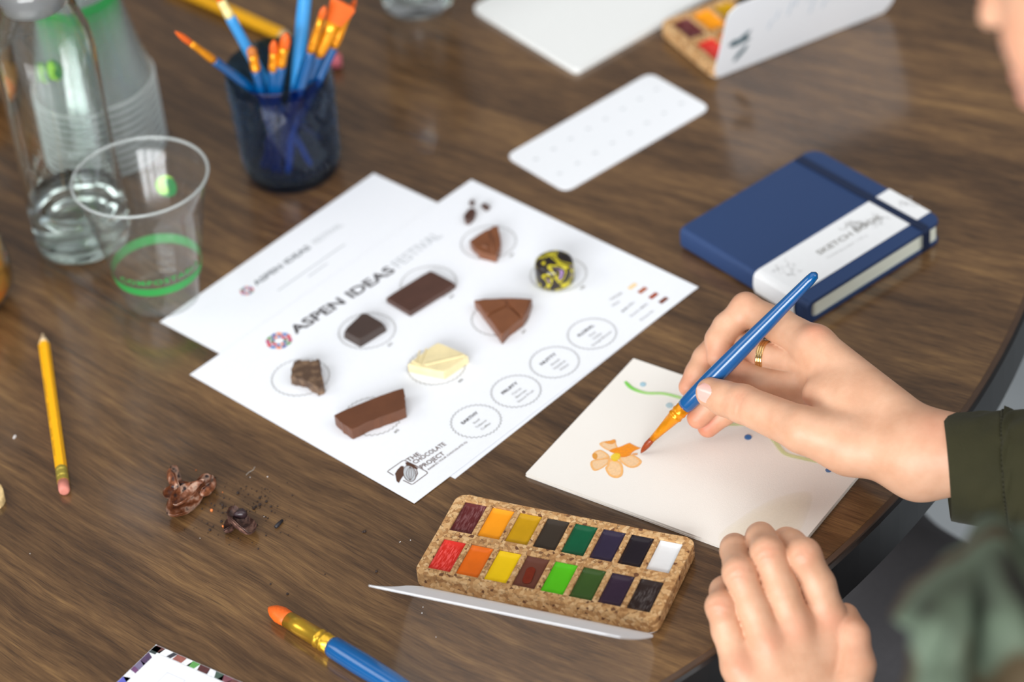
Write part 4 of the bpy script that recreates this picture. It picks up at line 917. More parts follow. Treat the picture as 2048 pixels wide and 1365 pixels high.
V, F = lathe([(.0005, .003), (.024, .0), (.0285, .003), (.0300, .012), (.031, .07), (.0298, .07), (.0284, .014), (.02, .009), (.0005, .009)], 56); obj('glass_wall', (V, F), clear('jar_clear', (.93, .95, .93, 1)), lg, world=False, smooth=True)
V, F = lathe([(.0005, .0091), (.02, .0091), (.0283, .0141), (.0292, .034), (.0005, .034)], 48); obj('orange_drink', (V, F), t.m, lg, world=False, smooth=True)
# ------------------------------------------------------------------ cocoa husks, crumbs
t = NT('husk'); v = t.coord(); t.set(Base_Color=t.ramp(t.noise(v, 140, 4), [(.30, rgb(52, 38, 36)), (.38, rgb(92, 50, 30)), (.47, rgb(128, 74, 44)), (.53, rgb(150, 100, 76)), (.60, rgb(196, 160, 138)), (.68, rgb(56, 46, 48))]), Roughness=.4); t.bump(t.noise(v, 500, 3), .6, .001); HUSK = t.m
t = NT('dark_husk'); v = t.coord(); t.set(Base_Color=t.ramp(t.noise(v, 200, 4), [(.35, rgb(48, 32, 28)), (.52, rgb(84, 56, 48)), (.68, rgb(140, 104, 90))]), Roughness=.45); t.bump(t.noise(v, 500, 3), .6, .001); DHUSK = t.m
NIB = mat('nib_purple', rgb(52, 36, 40), .35, .2, 300)
def husk(name, px, L, W, ang, H, m, label, seed, arc=1.0, tilt=0.0, lift=0.0, jag=.12, parent=None):
    """curled open shell: part of a hollow ellipsoid with an uneven rim"""
    r = random.Random(seed); c = P(*px, 0); n1_, n2_ = 18, 10; V = []
    for side in (0, 1):
        for i in range(n1_ + 1):
            a = -math.pi * arc + 2 * math.pi * arc * i / n1_; jg = 1 + r.uniform(-jag, jag) * (side == 0)
            if side == 0: jgs = jgs_ if False else None
            for j in range(n2_ + 1):
                b = j / n2_; rr = math.sin(b * math.pi / 2) ** .8
                V.append((L / 2 * rr * math.cos(a), W / 2 * rr * math.sin(a), H * (1 - math.cos(b * math.pi / 2)) * (1 + .18 * math.sin(a * 3 + seed)) + side * .0005 + .0002 * math.sin(9 * a + 5 * b)))
    F = []; N = (n1_ + 1) * (n2_ + 1)
    for s in (0, 1):
        for i in range(n1_):
            for j in range(n2_):
                a = s * N + i * (n2_ + 1) + j; q = (a, a + n2_ + 1, a + n2_ + 2, a + 1); F.append(q if s else q[::-1])
    for i in range(n1_): a = i * (n2_ + 1) + n2_; F.append((a, a + n2_ + 1, N + a + n2_ + 1, N + a))
    V = np.array(V); ct, st__ = math.cos(tilt), math.sin(tilt); V = np.c_[V[:, 0], V[:, 1] * ct - V[:, 2] * st__, V[:, 1] * st__ + V[:, 2] * ct]
    ca_, sa = math.cos(ang), math.sin(ang); V = np.c_[V[:, 0] * ca_ - V[:, 1] * sa, V[:, 0] * sa + V[:, 1] * ca_, V[:, 2]]
    V[:, 2] += -V[:, 2].min() + lift; V += [c[0], c[1], 0]
    o = obj(name, (V, F), m, parent, smooth=True)
    return o if parent else solo(o, label, 'cocoa husk', group='cocoa husks on the table')
husk('cocoa_husk', (371, 1012), .0360, .0180, math.radians(55), .0065, HUSK, 'largest cocoa husk, glossy reddish brown and open like a little boat', 3, tilt=.25)
husk('cocoa_husk', (384, 1004), .0300, .0095, math.radians(50), .0030, HUSK, 'inner cocoa husk flake lying in the largest husk', 5, tilt=-.35, lift=.004)
husk('cocoa_husk', (342, 975), .0240, .0100, math.radians(108), .0075, HUSK, 'narrow curled cocoa husk at the upper left of the husk pile', 9, tilt=.9)
husk('cocoa_husk', (356, 989), .0200, .0100, math.radians(15), .0055, HUSK, 'pale cocoa husk flake between the left curl and the largest husk', 12, tilt=.5)
husk('cocoa_husk', (426, 987), .0170, .0105, math.radians(60), .0055, HUSK, 'small curled cocoa husk at the right of the husk pile', 15, tilt=-.8)
husk('cocoa_husk', (406, 972), .0150, .0080, math.radians(55), .004, HUSK, 'short cocoa husk tip behind the largest husk', 17, tilt=.3)
husk('cocoa_husk', (480, 1058), .0290, .0150, math.radians(118), .0060, DHUSK, 'dark separate cocoa husk to the right of the husk pile', 21, tilt=.4)
husk('cocoa_husk', (468, 1060), .0150, .0070, math.radians(70), .0050, DHUSK, 'small dark husk flake leaning on the separate cocoa husk', 23, tilt=-.6)
def nib(px, r, label, seed, sq=(1, .8, .7), m=None, z=None):
    rr = random.Random(seed); V, F = beads([(0, 0, 0)], 1, 2); V = np.array(V); V = V * (1 + .12 * np.sin(V[:, [1]] * 5 + seed) + .1 * np.sin(V[:, [0]] * 4)) * r * np.array(sq)
    c = P(*px, 0); V[:, 2] += -V[:, 2].min() + (z or 0); o = obj('cocoa_nib', (V + [c[0], c[1], 0], F), m or NIB, smooth=True); return solo(o, label, 'cocoa nib', group='cocoa nibs by the husks')
nib((367, 981), .0030, 'round purple brown cocoa nib by the left husk curl', 1, z=.003); nib((351, 985), .0028, 'second purple brown nib inside the left husk curl', 2, z=.003)
nib((485, 1048), .0040, 'shiny dark nib on top of the separate cocoa husk', 3, (1.1, .9, .8), z=.005)
a_ = P(551, 1055, .0012); b_ = P(565, 1041, .0012); o = obj('dark_twig', tube([a_, a_ * .6 + b_ * .4, b_], [.0011, .0013, .0009], 9), mat('twig', rgb(34, 32, 38), .5, .2), smooth=True); solo(o, 'short dark stick-like shred on the wood right of the husks', 'husk shred')
rr = random.Random(4); bm = bmesh.new(); cr = []
for k in range(170):
    u = rr.gauss(480, 48); w_ = rr.gauss(1015, 32); c = P(u, w_, 0); s = rr.choice([.00025, .0003, .0004, .0006]) ; cr.append((c, s))
for u, w_, s in ((533, 1005, .0010), (520, 1012, .0011), (508, 1019, .0012), (512, 1015, .0009), (476, 988, .0011), (420, 1062, .0010), (445, 1012, .0010), (443, 1045, .001), (490, 1032, .0008), (520, 998, .0008), (542, 1015, .0008), (726, 1066, .0008), (753, 1145, .001), (541, 1170, .0007), (575, 1190, .0009), (541, 1227, .0008), (730, 1065, .001), (650, 1150, .0005)): cr.append((P(u, w_, 0), s))
o = obj('cocoa_crumbs', beads([c + [0, 0, s * .6] for c, s in cr], [s for _, s in cr], 1), mat('crumb', rgb(44, 30, 24), .7, .3), kind='stuff'); solo(o, 'scatter of tiny dark cocoa crumbs on the wood around the husks', 'crumbs')
o = obj('orange_flakes', beads([P(423, 1021, .0006), P(446, 1053, .0005), P(392, 941, .0004), P(445, 985, .0003)], [.0011, .0009, .0005, .0004], 1), mat('orange_flake', rgb(214, 120, 60), .6, .2), kind='stuff'); solo(o, 'few tiny orange husk flakes among the dark crumbs', 'crumbs')
o = obj('dust_specks', beads([P(30, 873, .0004), P(28, 876, .0004), P(500, 955, .0003), P(535, 954, .0003), P(528, 1034, .0003), P(400, 1077, .0003), P(821, 1081, .0003), P(801, 1084, .0003), P(799, 1085, .0003), P(844, 1227, .0003), P(60, 1108, .0003), P(846, 1215, .0003), P(872, 1275, .0003)], [.0009, .0008, .0003, .0004, .0003, .0003, .0004, .0003, .0003, .0004, .0003, .0003, .0003], 1), mat('white_dust', rgb(225, 222, 220), .7), kind='stuff'); solo(o, 'few white dust specks spread over the wood', 'dust')
a_ = [P(u, w_, .0003) for u, w_ in ((492, 951), (498, 945), (506, 941), (510, 934))]; o = obj('fine_hair', tube(a_, [.00012] * 4, 5), mat('pale_hair', rgb(200, 195, 185), .6)); solo(o, 'tiny pale fibre lying on the wood below the tasting sheet', 'fibre')
o = obj('cracker_piece', prism([P(u, w_, .006)[:2] for u, w_ in ((-25, 960), (-8, 963), (2, 968), (6, 978), (8, 990), (4, 998), (-2, 1004), (-25, 1008))], 0.0002, .006, .0015), mat('cracker', rgb(214, 184, 130), .8, .2, 200)); solo(o, 'beige nut or cracker piece cut off at the left edge', 'snack')

st0['label'] = 'lowest clear cup of the upside-down stack, its rim on the table'
# ------------------------------------------------------------------ the painter
t = NT('skin'); v = t.coord(); fl_ = t.n('ShaderNodeAttribute', attribute_name='flush'); n = t.noise(v, 60, 4); n2 = t.noise(v, 380, 3)
b0 = t.ramp(n, [(.3, rgb(204, 154, 122)), (.7, rgb(218, 171, 140))]); b0 = t.mix(t.math('MULTIPLY', fl_.outputs['Fac'], .9, True), b0, rgb(206, 122, 94))
lp_ = t.n('ShaderNodeAttribute', attribute_name='lip'); b0 = t.mix(lp_.outputs['Fac'], b0, rgb(190, 88, 90))
t.set(Base_Color=b0, Roughness=.48, Subsurface_Weight=.18, Subsurface_Scale=.002); t.b.inputs['Subsurface Radius'].default_value = (1, .35, .2)
vo = t.n('ShaderNodeTexVoronoi', feature='DISTANCE_TO_EDGE'); vo.inputs['Scale'].default_value = 1400; t.l(v, vo.inputs['Vector'])
t.bump(t.math('ADD', t.math('MULTIPLY', vo.outputs['Distance'], .6), n2), .30, .0004); SKIN = t.m
NAIL = mat('nail', rgb(232, 180, 168), .22, .02, 100, Coat_Weight=.5)
def hand_fn(fingers, palm, webs, kf=.0035, kp=.013, kb=.0045, creases=(), bumps=()):
    def fn(p):
        dp = None
        for a, b, r1, r2 in palm:
            q = s_cone(p, a, b, r1, r2); dp = q if dp is None else smin(dp, q, kp)
        out = dp
        for ch in fingers:
            df = None
            for (a, r1), (b, r2) in zip(ch[:-1], ch[1:]):
                q = s_cone(p, a, b, r1, r2); df = q if df is None else smin(df, q, kf)
            out = np.minimum(out, smin(dp, df, kb))
        for a, b, r1, r2, k in webs: out = smin(out, s_cone(p, a, b, r1, r2), k)
        for c, r_, amp in bumps: out = out - amp * np.exp(-((p - c) ** 2).sum(-1) / r_ ** 2)
        for c, nrm, w_, dep, R in creases:
            q = p - c; out = out + dep * np.exp(-((q @ nrm) / w_) ** 2) * np.exp(-(q ** 2).sum(-1) / R ** 2)
        return out
    return fn
def unit(x): x = np.array(x, float); return x / np.linalg.norm(x)
VD = unit(C2 - P(1600, 800, .05))   # direction towards the camera, used to place knuckle creases on the seen side
def mk(lst): return [(P(u, w, z), r) for u, w, z, r in lst]
# right hand --------------------------------------------------
thumb = mk([(1700, 890, .052, .0172), (1606, 860, .060, .0142), (1484, 808, .055, .0119), (1450, 798, .053, .0108), (1422, 786, .052, .0098)])
index = mk([(1632, 694, .074, .0125), (1560, 652, .073, .0108), (1492, 620, .072, .0100), (1454, 655, .064, .0090), (1438, 680, .059, .0086), (1436, 714, .052, .0076)])
middle = mk([(1626, 728, .058, .0125), (1530, 716, .053, .0098), (1452, 672, .050, .0095), (1412, 718, .042, .0084), (1396, 746, .037, .0078), (1378, 774, .031, .0068)])
ring = mk([(1638, 775, .048, .0120), (1540, 772, .046, .0095), (1474, 748, .048, .0090), (1432, 795, .038, .0082), (1396, 836, .026, .0072)])
pinky = mk([(1650, 812, .032, .0115), (1560, 815, .026, .0088), (1490, 795, .030, .0080), (1450, 826, .022, .0074), (1416, 855, .0145, .0068)])
W0 = P(1835, 912, .050); palm = []
for (k, (c, r)), rr_, off in zip(enumerate((index[0], middle[0], ring[0], pinky[0])), (.0165, .0165, .016, .015), ((.004, .006, .008), (.002, .002, .002), (0, -.001, -.006), (0, -.003, -.013))):
    palm.append((W0 + np.array(off), c, rr_, r + .0005))
palm.append((W0 + np.array([0, -.006, 0]), thumb[0][0], .017, .0168))
palm.append((thumb[0][0], thumb[1][0], .0160, .0120))
palm.append((P(1760, 850, .056), P(1680, 790, .062), .015, .012))
FA = P(2130, 918, .058); palm.append((W0 + np.array([0, 0, .004]), FA, .0222, .0215)); palm.append((W0 + np.array([.012, -.002, 0]), FA, .0215, .0215))
webs = [(P(1690, 800, .066), P(1625, 790, .062), .009, .005, .016)]
cr_ = []
for c, ax in ((thumb[2][0], thumb[3][0] - thumb[1][0]),):
    ax = unit(ax)
    for o_ in (-.0030, -.0012, .0008, .0028): cr_.append((c + ax * o_ + VD * .008, unit(ax + .15 * np.sin(o_ * 900) * np.cross(ax, VD)), .0008, .00080, .0080))
for c, a_, b_ in ((index[2][0], index[1][0], index[3][0]), (index[4][0], index[3][0], index[5][0])):
    ax = unit(b_ - a_); inner = unit(-(2 * c - a_ - b_)); 
    for o_ in (-.0008, .0014): cr_.append((c + inner * .007 + ax * o_, ax, .0007, .0007, .007))
bumps = [(index[0][0] + VD * .006 + np.array([0, .004, .008]), .009, .0018), (thumb[2][0] + VD * .006, .007, .0005), (index[2][0] + np.array([0, .004, .008]), .008, .0010), (thumb[1][0] + VD * .01, .012, .0012)]
fR = hand_fn([thumb, index, middle, ring, pinky], palm, webs, creases=cr_, bumps=bumps)
allp = np.array([c for ch in (thumb, index, middle, ring, pinky) for c, _ in ch] + [W0, FA])
lo = allp.min(0) - .030; hi = allp.max(0) + .030; hi[0] = W0[0] + .075
VR, FR = polish(fR, lo, hi, .00095)
def flush(V, pts, s=.009): return np.clip(sum(w * np.exp(-((V - c) ** 2).sum(1) / (s * k) ** 2) for c, k, w in pts), 0, 1)
fp = [(index[2][0], 1.0, .7), (index[0][0] + [0, 0, .012], .9, .6), (middle[-1][0], 1, .8), (ring[-1][0], 1, .9), (pinky[-1][0], 1, .9), (index[-1][0], 1, .6), (thumb[2][0] + VD * .008, .8, .6), (thumb[-1][0], .9, .35), (P(1870, 870, .07), 1.5, .5), (P(1580, 810, .062), 1.0, .5), (pinky[2][0], 1.5, .7), (ring[2][0], 1.3, .7)]
AR = flush(VR, fp)
# left hand ---------------------------------------------------
li = mk([(1656, 1240, .008, .0118), (1636, 1172, .027, .0104), (1607, 1112, .044, .0103), (1582, 1090, .037, .0090), (1573, 1085, .027, .0086), (1572, 1098, .0125, .0078)])
lm = mk([(1590, 1256, .012, .0118), (1562, 1178, .032, .0101), (1535, 1106, .048, .0100), (1523, 1080, .040, .0091), (1521, 1075, .029, .0087), (1523, 1092, .0125, .0078)])
lr = mk([(1534, 1286, .010, .0112), (1504, 1212, .027, .0097), (1478, 1146, .042, .0096), (1470, 1102, .035, .0087), (1469, 1096, .026, .0082), (1472, 1110, .0120, .0074)])
lq = mk([(1480, 1334, .000, .0110), (1454, 1262, .014, .0090), (1442, 1214, .027, .0090), (1447, 1182, .021, .0080), (1450, 1178, .016, .0075), (1456, 1184, .0090, .0068)])
WL = P(1600, 1452, -.030)
lt = mk([(1690, 1425, -.022, .0150), (1714, 1332, -.006, .0110), (1706, 1272, .004, .0098), (1690, 1235, .004, .0086)])
lpalm = []
for (c, r), off in zip((li[0], lm[0], lr[0], lq[0]), ((.012, .002, 0), (.004, 0, .003), (-.006, 0, .002), (-.014, 0, 0))): lpalm.append((WL + np.array(off), c, .0165, r + .0005))
lpalm.append((WL + np.array([.014, 0, -.004]), lt[0][0], .017, .0158)); FL = P(1760, 1700, -.06); lpalm.append((WL, FL, .0225, .029))
lb = []; lcr = []
for ch in (li, lm, lr, lq):
    lb.append((ch[2][0] + VD * .006, .0075, .0008)); lb.append((ch[0][0] + VD * .008, .0095, .0009)); ax = unit(ch[3][0] - ch[1][0])
    for o_ in (-.0024, -.0006, .0014, .003): lcr.append((ch[2][0] + ax * o_ + VD * .008, unit(ax + .2 * np.sin(o_ * 2000) * np.cross(ax, VD)), .0008, .00065, .0062))
for k in range(3):
    ch = (li, lm, lr)[k]; o2 = (lm, lr, lq)[k]; lb.append(((ch[0][0] + o2[0][0]) / 2 + VD * .010,   .009, -.0008))
lwebs = []
fL = hand_fn([lt, li, lm, lr, lq], lpalm, lwebs, kb=.003, kp=.010, creases=lcr, bumps=lb)
allp = np.array([c for ch in (lt, li, lm, lr, lq) for c, _ in ch] + [WL]); lo = allp.min(0) - .030; hi = allp.max(0) + .030
VL, FL_ = polish(fL, lo, hi, .0010)
AL = flush(VL, [(ch[2][0] + VD * .008, .75, .5) for ch in (li, lm, lr, lq)] + [(ch[0][0] + VD * .010, 1.0, .45) for ch in (li, lm, lr, lq)] + [(lt[1][0], 1.6, .3), (lt[2][0], 1.4, .4), (ch[0][0], 1, 0)])
# head, neck, forearms ----------------------------------------
LIPS = D(2028, 138, 1.47); fv = unit((-.82, .50, -.20)); lv = unit(np.cross((0, 0, 1.), fv)); uv = np.cross(fv, lv); AX = np.array([fv, lv, uv])
HC_ = LIPS - fv * .098 + uv * .052
def hp_(f_, l_, u_): return HC_ + fv * f_ + lv * l_ + uv * u_
CHEST = np.array([.48, -.54, .15]); NECK = HC_ - fv * .03 - uv * .10 + np.array([.03, -.02, -.03])
SHL = np.array([.36, -.70, .25]); SHR = np.array([.58, -.37, .27]); ELR = P(2540, 1010, .056); ELL = np.array([.25, -.63, .01])
def fH(p):
    d_ = s_ell(p, hp_(-.012, 0, .035), AX, (.096, .076, .092)); d_ = smin(d_, s_ell(p, hp_(.030, 0, -.030), AX, (.060, .056, .080)), .03)
    d_ = smin(d_, s_cone(p, hp_(.078, 0, .030), hp_(.095, 0, -.006), .008, .0105), .012)
    for s in (-1, 1):
        d_ = smin(d_, s_cone(p, hp_(.098, .011 * s, -.016), hp_(.094, .011 * s, -.014), .007, .007), .006)
        d_ = smin(d_, s_ell(p, hp_(.055, .038 * s, -.012), AX, (.022, .020, .020)), .02)
        d_ = smax(d_, -s_ell(p, hp_(.088, .031 * s, .030), AX, (.013, .017, .011)), .012)
        d_ = smin(d_, s_cone(p, hp_(-.012, .076 * s, .030), hp_(-.005, .074 * s, -.015), .010, .006), .006)
        d_ = smin(d_, s_cone(p, hp_(.086, .040 * s, .046), hp_(.090, .012 * s, .045), .007, .008), .01)
    d_ = smin(d_, s_cone(p, hp_(.0865, -.016, -.045), hp_(.0865, .016, -.045), .0062, .0062), .004); d_ = smin(d_, s_cone(p, hp_(.0850, -.014, -.057), hp_(.0850, .014, -.057), .0072, .0072), .004)
    d_ = smin(d_, s_ell(p, hp_(.072, 0, -.092), AX, (.020, .022, .018)), .02)
    d_ = smin(d_, s_cone(p, hp_(-.03, 0, -.05), NECK, .052, .055), .03); d_ = smin(d_, s_cone(p, NECK, CHEST + [0, 0, .12], .055, .07), .04)
    return d_
VH, FH = polish(fH, HC_ - .26, HC_ + .16, .0040)
AH = flush(VH, [(hp_(.1, 0, -.008), 1.6, .6), (hp_(.06, .045, -.01), 2.5, .5), (hp_(.06, -.045, -.01), 2.5, .5)]); LH_ = np.zeros(len(VH))
for z_ in (-.045, -.057): LH_ += np.exp(-(((VH - hp_(.09, 0, z_)) @ AX.T / [.012, .021, .0065]) ** 2).sum(1))
# arms and trunk inside the clothes, coarse
def fB(p):
    d_ = s_cone(p, W0 + [.055, 0, .003], ELR, .020, .024); d_ = smin(d_, s_cone(p, ELR, SHR, .038, .048), .02)
    e_ = s_cone(p, WL + [.008, -.035, -.010], ELL, .024, .036); e_ = smin(e_, s_cone(p, ELL, SHL, .038, .048), .02)
    tr_ = s_ell(p, CHEST + [.02, -.02, -.06], np.eye(3), (.15, .17, .26)); tr_ = smin(tr_, s_cone(p, SHL, SHR, .06, .06), .06)
    return smin(smin(d_, e_, .03), tr_, .04)
VB, FB = polish(fB, (.12, -.92, -.45), (.80, -.02, .36), .008)
person = thing('person', (.50, -.52, -.45), 0, 'person in an olive jacket and patterned scarf, painting with a blue brush', 'person')
Vs = [VR, VL, VH, VB]; Fs = [FR, FL_, FH, FB]; off = 0; FF = []
for V_, F_ in zip(Vs, Fs): FF.append(F_ + off); off += len(V_)
lipA = np.concatenate([np.zeros(len(VR)), np.zeros(len(VL)), np.clip(LH_, 0, 1), np.zeros(len(VB))])
body = fast_mesh('body', np.concatenate(Vs), np.concatenate(FF), SKIN, person, {'flush': np.concatenate([AR, AL, AH, np.zeros(len(VB))]), 'lip': lipA})
# thumb nail: curved plate lying on the pad of the thumb
def nail(c, ax, up_, L, W, label, lift):
    ax = unit(ax); up_ = unit(up_ - ax * (up_ @ ax)); sd = np.cross(ax, up_); V = []; F = []; a_, b_ = 8, 8
    for i in range(a_ + 1):
        for j in range(b_ + 1):
            s = i / a_ * 2 - 1; q = j / b_ * 2 - 1; w_ = W / 2 * math.sqrt(max(0.02, 1 - abs(s) ** 3.5)) * (1.0 if s > 0 else 1.0)
            V.append(c + ax * s * L / 2 + sd * q * w_ + up_ * (lift - (q * w_) ** 2 / (W * .80) - max(0, s) ** 2 * L * .03))
    for i in range(a_):
        for j in range(b_): k = i * (b_ + 1) + j; F.append((k, k + 1, k + b_ + 2, k + b_ + 1))
    o = obj('fingernail', (V, F), NAIL, person, smooth=True, label=label); return o
tax = thumb[4][0] - thumb[2][0]; nail(P(1430, 793, .0522), tax, VD + np.array([-.02, .12, .12]), .0165, .0140, 'thumb nail of the right hand', .0106)
# ring: three thin gold bands on the right hand
GB = mat('ring_gold', rgb(228, 196, 140), .15, .03, 100, Metallic=1.0)
ra = P(1532, 719, .0632); rax = unit(middle[1][0] - middle[0][0]); u1 = unit(np.cross(rax, [0, 0, 1])); u2 = np.cross(rax, u1); V = []; F = []
for b_ in (-1, 0, 1):
    c = middle[1][0] + rax * (-.0005 + b_ * .0016); o_ = len(V); n_ = 48; m_ = 8
    for k in range(n_):
        a = 2 * math.pi * k / n_; rd = u1 * math.cos(a) + u2 * math.sin(a)
        for j in range(m_): bb_ = 2 * math.pi * j / m_; V.append(c + rd * (.0108 + .0009 * math.cos(bb_)) + rax * .0009 * math.sin(bb_))
    for k in range(n_):
        for j in range(m_): F.append((o_ + k * m_ + j, o_ + ((k + 1) % n_) * m_ + j, o_ + ((k + 1) % n_) * m_ + (j + 1) % m_, o_ + k * m_ + (j + 1) % m_))
obj('gold_ring', (V, F), GB, person, smooth=True, label='triple gold ring on the right hand')
for s in (-1, 1):
    c = hp_(.0705, .031 * s, .029); V, F = beads([c], .0115, 3); obj('eye', (V, F), mat('eye_white', rgb(225, 215, 210), .2), person, smooth=True)
    obj('iris', beads([c + fv * .0072 - uv * .004], .0058, 2), mat('iris', rgb(60, 40, 28), .15), person, smooth=True)
# hair
def fHair(p):
    d_ = s_ell(p, hp_(-.022, 0, .045), AX, (.104, .088, .104)); d_ = smin(d_, s_ell(p, hp_(-.105, 0, .02), AX, (.05, .05, .05)), .03)
    d_ = smax(d_, -s_ell(p, hp_(.085, 0, -.02), AX, (.078, .075, .100)), .012); d_ = smax(d_, (p - hp_(0, 0, -.07)) @ -uv, .01)
    return d_ + .0009 * np.sin((p @ lv) * 300 + np.sin((p @ fv) * 40) * 2)
VV, FV = polish(fHair, HC_ - .20, HC_ + .18, .0040); t = NT('hair'); v = t.coord(scale=(1, 1, 1)); t.set(Base_Color=t.ramp(t.noise(v, 240, 3), [(.3, rgb(34, 24, 20)), (.7, rgb(66, 46, 36))]), Roughness=.45)
fast_mesh('hair', VV, FV, t.m, person)
# jacket ------------------------------------------------------
t = NT('olive_cloth'); v = t.coord(); wv = t.noise(v, 1600, 2); t.set(Base_Color=t.ramp(t.noise(v, 14, 4), [(.3, rgb(40, 39, 19)), (.7, rgb(54, 51, 27))]), Roughness=.8, Sheen_Weight=.05, Specular_IOR_Level=.25); t.bump(t.math('ADD', wv, t.math('MULTIPLY', t.noise(v, 60, 3), 2.0)), .5, .0010); OLIVE = t.m
def fJ(p):
    q = p + .004 * np.sin(p[:, [1, 2, 0]] * 90 + np.sin(p[:, [2, 0, 1]] * 37) * 1.5)
    d_ = s_cone(q, ELR + [-.02, 0, 0], ELR, .050, .054); d_ = smin(d_, s_cone(q, ELR, SHR, .056, .072), .03)
    e_ = s_cone(q, WL + [.012, -.050, -.010], ELL, .036, .054); e_ = smin(e_, s_cone(q, ELL, SHL, .056, .072), .03)
    tr_ = s_ell(q, CHEST + [.02, -.02, -.05], np.eye(3), (.17, .19, .29)); tr_ = smin(tr_, s_cone(q, SHL, SHR, .075, .075), .06)
    return smin(smin(d_, e_, .04), tr_, .05)
VJ, FJ = polish(fJ, (.10, -.96, -.46), (.84, -.02, .40), .0060); fast_mesh('jacket', VJ, FJ, OLIVE, person)
# right sleeve end and cuff, swept from the opening to the elbow
secs = []
def sec(px_top, px_bot, z, depth, tw=0): return (P(*px_top, z), P(*px_bot, z), depth)
S0 = [(1884, 834, 1903, 1040, .048, .031), (1900, 831, 1915, 1043, .048, .032), (1960, 828, 1965, 1050, .049, .033), (2008, 826, 2015, 1052, .050, .034), (2016, 824, 2022, 1056, .050, .036), (2040, 830, 2050, 1062, .050, .036), (2110, 832, 2120, 1080, .052, .038), (2250, 836, 2260, 1110, .054, .042)]
cen = []; half = []
for a0_, b0_, a1_, b1_, z, dep in S0:
    zt = z + .018; zb = z - .018; A_ = P(a0_, b0_, zt); B_ = P(a1_, b1_, zb); cen.append((A_ + B_) / 2); half.append(((A_ - B_) / 2, dep))
def sleeve_ring(k, inset=0.0, n_=72):
    c = cen[k]; h, dep = half[k]; nxt = cen[min(k + 1, len(cen) - 1)] - cen[max(k - 1, 0)]; ax = unit(nxt); w_ = unit(np.cross(ax, h)); out = []
    for i in range(n_):
        a = 2 * math.pi * i / n_; wr = 1 + (.018 * math.sin(5 * a + k * 1.3) + .012 * math.sin(11 * a + k * 2.1)) * (k > 1)
        out.append(c + (h * math.cos(a) * (1 - inset / np.linalg.norm(h)) + w_ * (dep - inset) * math.sin(a)) * wr)
    return out
def loft(rings):
    n_ = len(rings[0]); V = [p for r_ in rings for p in r_]; F = []
    for i in range(len(rings) - 1):
        for k in range(n_): F.append((i * n_ + k, i * n_ + (k + 1) % n_, (i + 1) * n_ + (k + 1) % n_, (i + 1) * n_ + k))
    return V, F
sub_r = []
for k in range(len(S0) - 1):
    A_, B_ = sleeve_ring(k), sleeve_ring(k + 1); m_ = 6
    for j in range(m_):
        f_ = j / m_; rg = [a * (1 - f_) + b * f_ for a, b in zip(A_, B_)]
        if k >= 2:
            rg = [p + unit(p - cen[k] * (1 - f_) - cen[k + 1] * f_) * .0008 * math.sin(i * .9 + (k + f_) * 5.5) * (1 if k > 3 else .5) for i, p in enumerate(rg)]
        if k == 3: rg = [p - unit(p - cen[k]) * .0012 * math.sin(math.pi * f_) for p in rg]
        sub_r.append(rg)
inner = [sleeve_ring(0, .0012), sleeve_ring(1, .0014), sleeve_ring(2, .002)]
V, F = loft([inner[2], inner[1], inner[0]] + sub_r); obj('right_sleeve', (V, F), OLIVE, person, smooth=True, label='rolled olive cuff of the right sleeve')
rg = sleeve_ring(3); st = []
for i in range(0, 72): st.append(rg[i] + unit(rg[i] - cen[3]) * .0006)
V = []; F = []
for i in range(len(st)):
    a, b = st[i], st[(i + 1) % len(st)]; sg, fg = tube([a * .8 + b * .2, a * .2 + b * .8], [.0005, .0005], 5); o_ = len(V); V += list(sg); F += [tuple(x + o_ for x in q) for q in fg]
obj('seam_stitching', (V, F), mat('stitch', rgb(44, 42, 24), .8), person, kind='stuff')
# trousers ----------------------------------------------------
def fT(p):
    q = p + .004 * np.sin(p[:, [1, 2, 0]] * 60)
    a = s_cone(q, (.56, -.40, -.30), (.235, .02, -.28), .092, .066); a = smin(a, s_cone(q, (.235, .02, -.28), (.28, .02, -.74), .062, .045), .02)
    b = s_cone(q, (.48, -.62, -.30), (.13, -.27, -.28), .092, .066); b = smin(b, s_cone(q, (.13, -.27, -.28), (.17, -.26, -.74), .062, .045), .02)
    return smin(smin(a, b, .01), s_cone(q, (.58, -.40, -.30), (.50, -.64, -.30), .11, .11), .05)
VT, FT = polish(fT, (.0, -.82, -.80), (.76, .16, -.12), .008); fast_mesh('trousers', VT, FT, mat('charcoal_cloth', rgb(62, 60, 62), .85, .12, 400, .3), person)
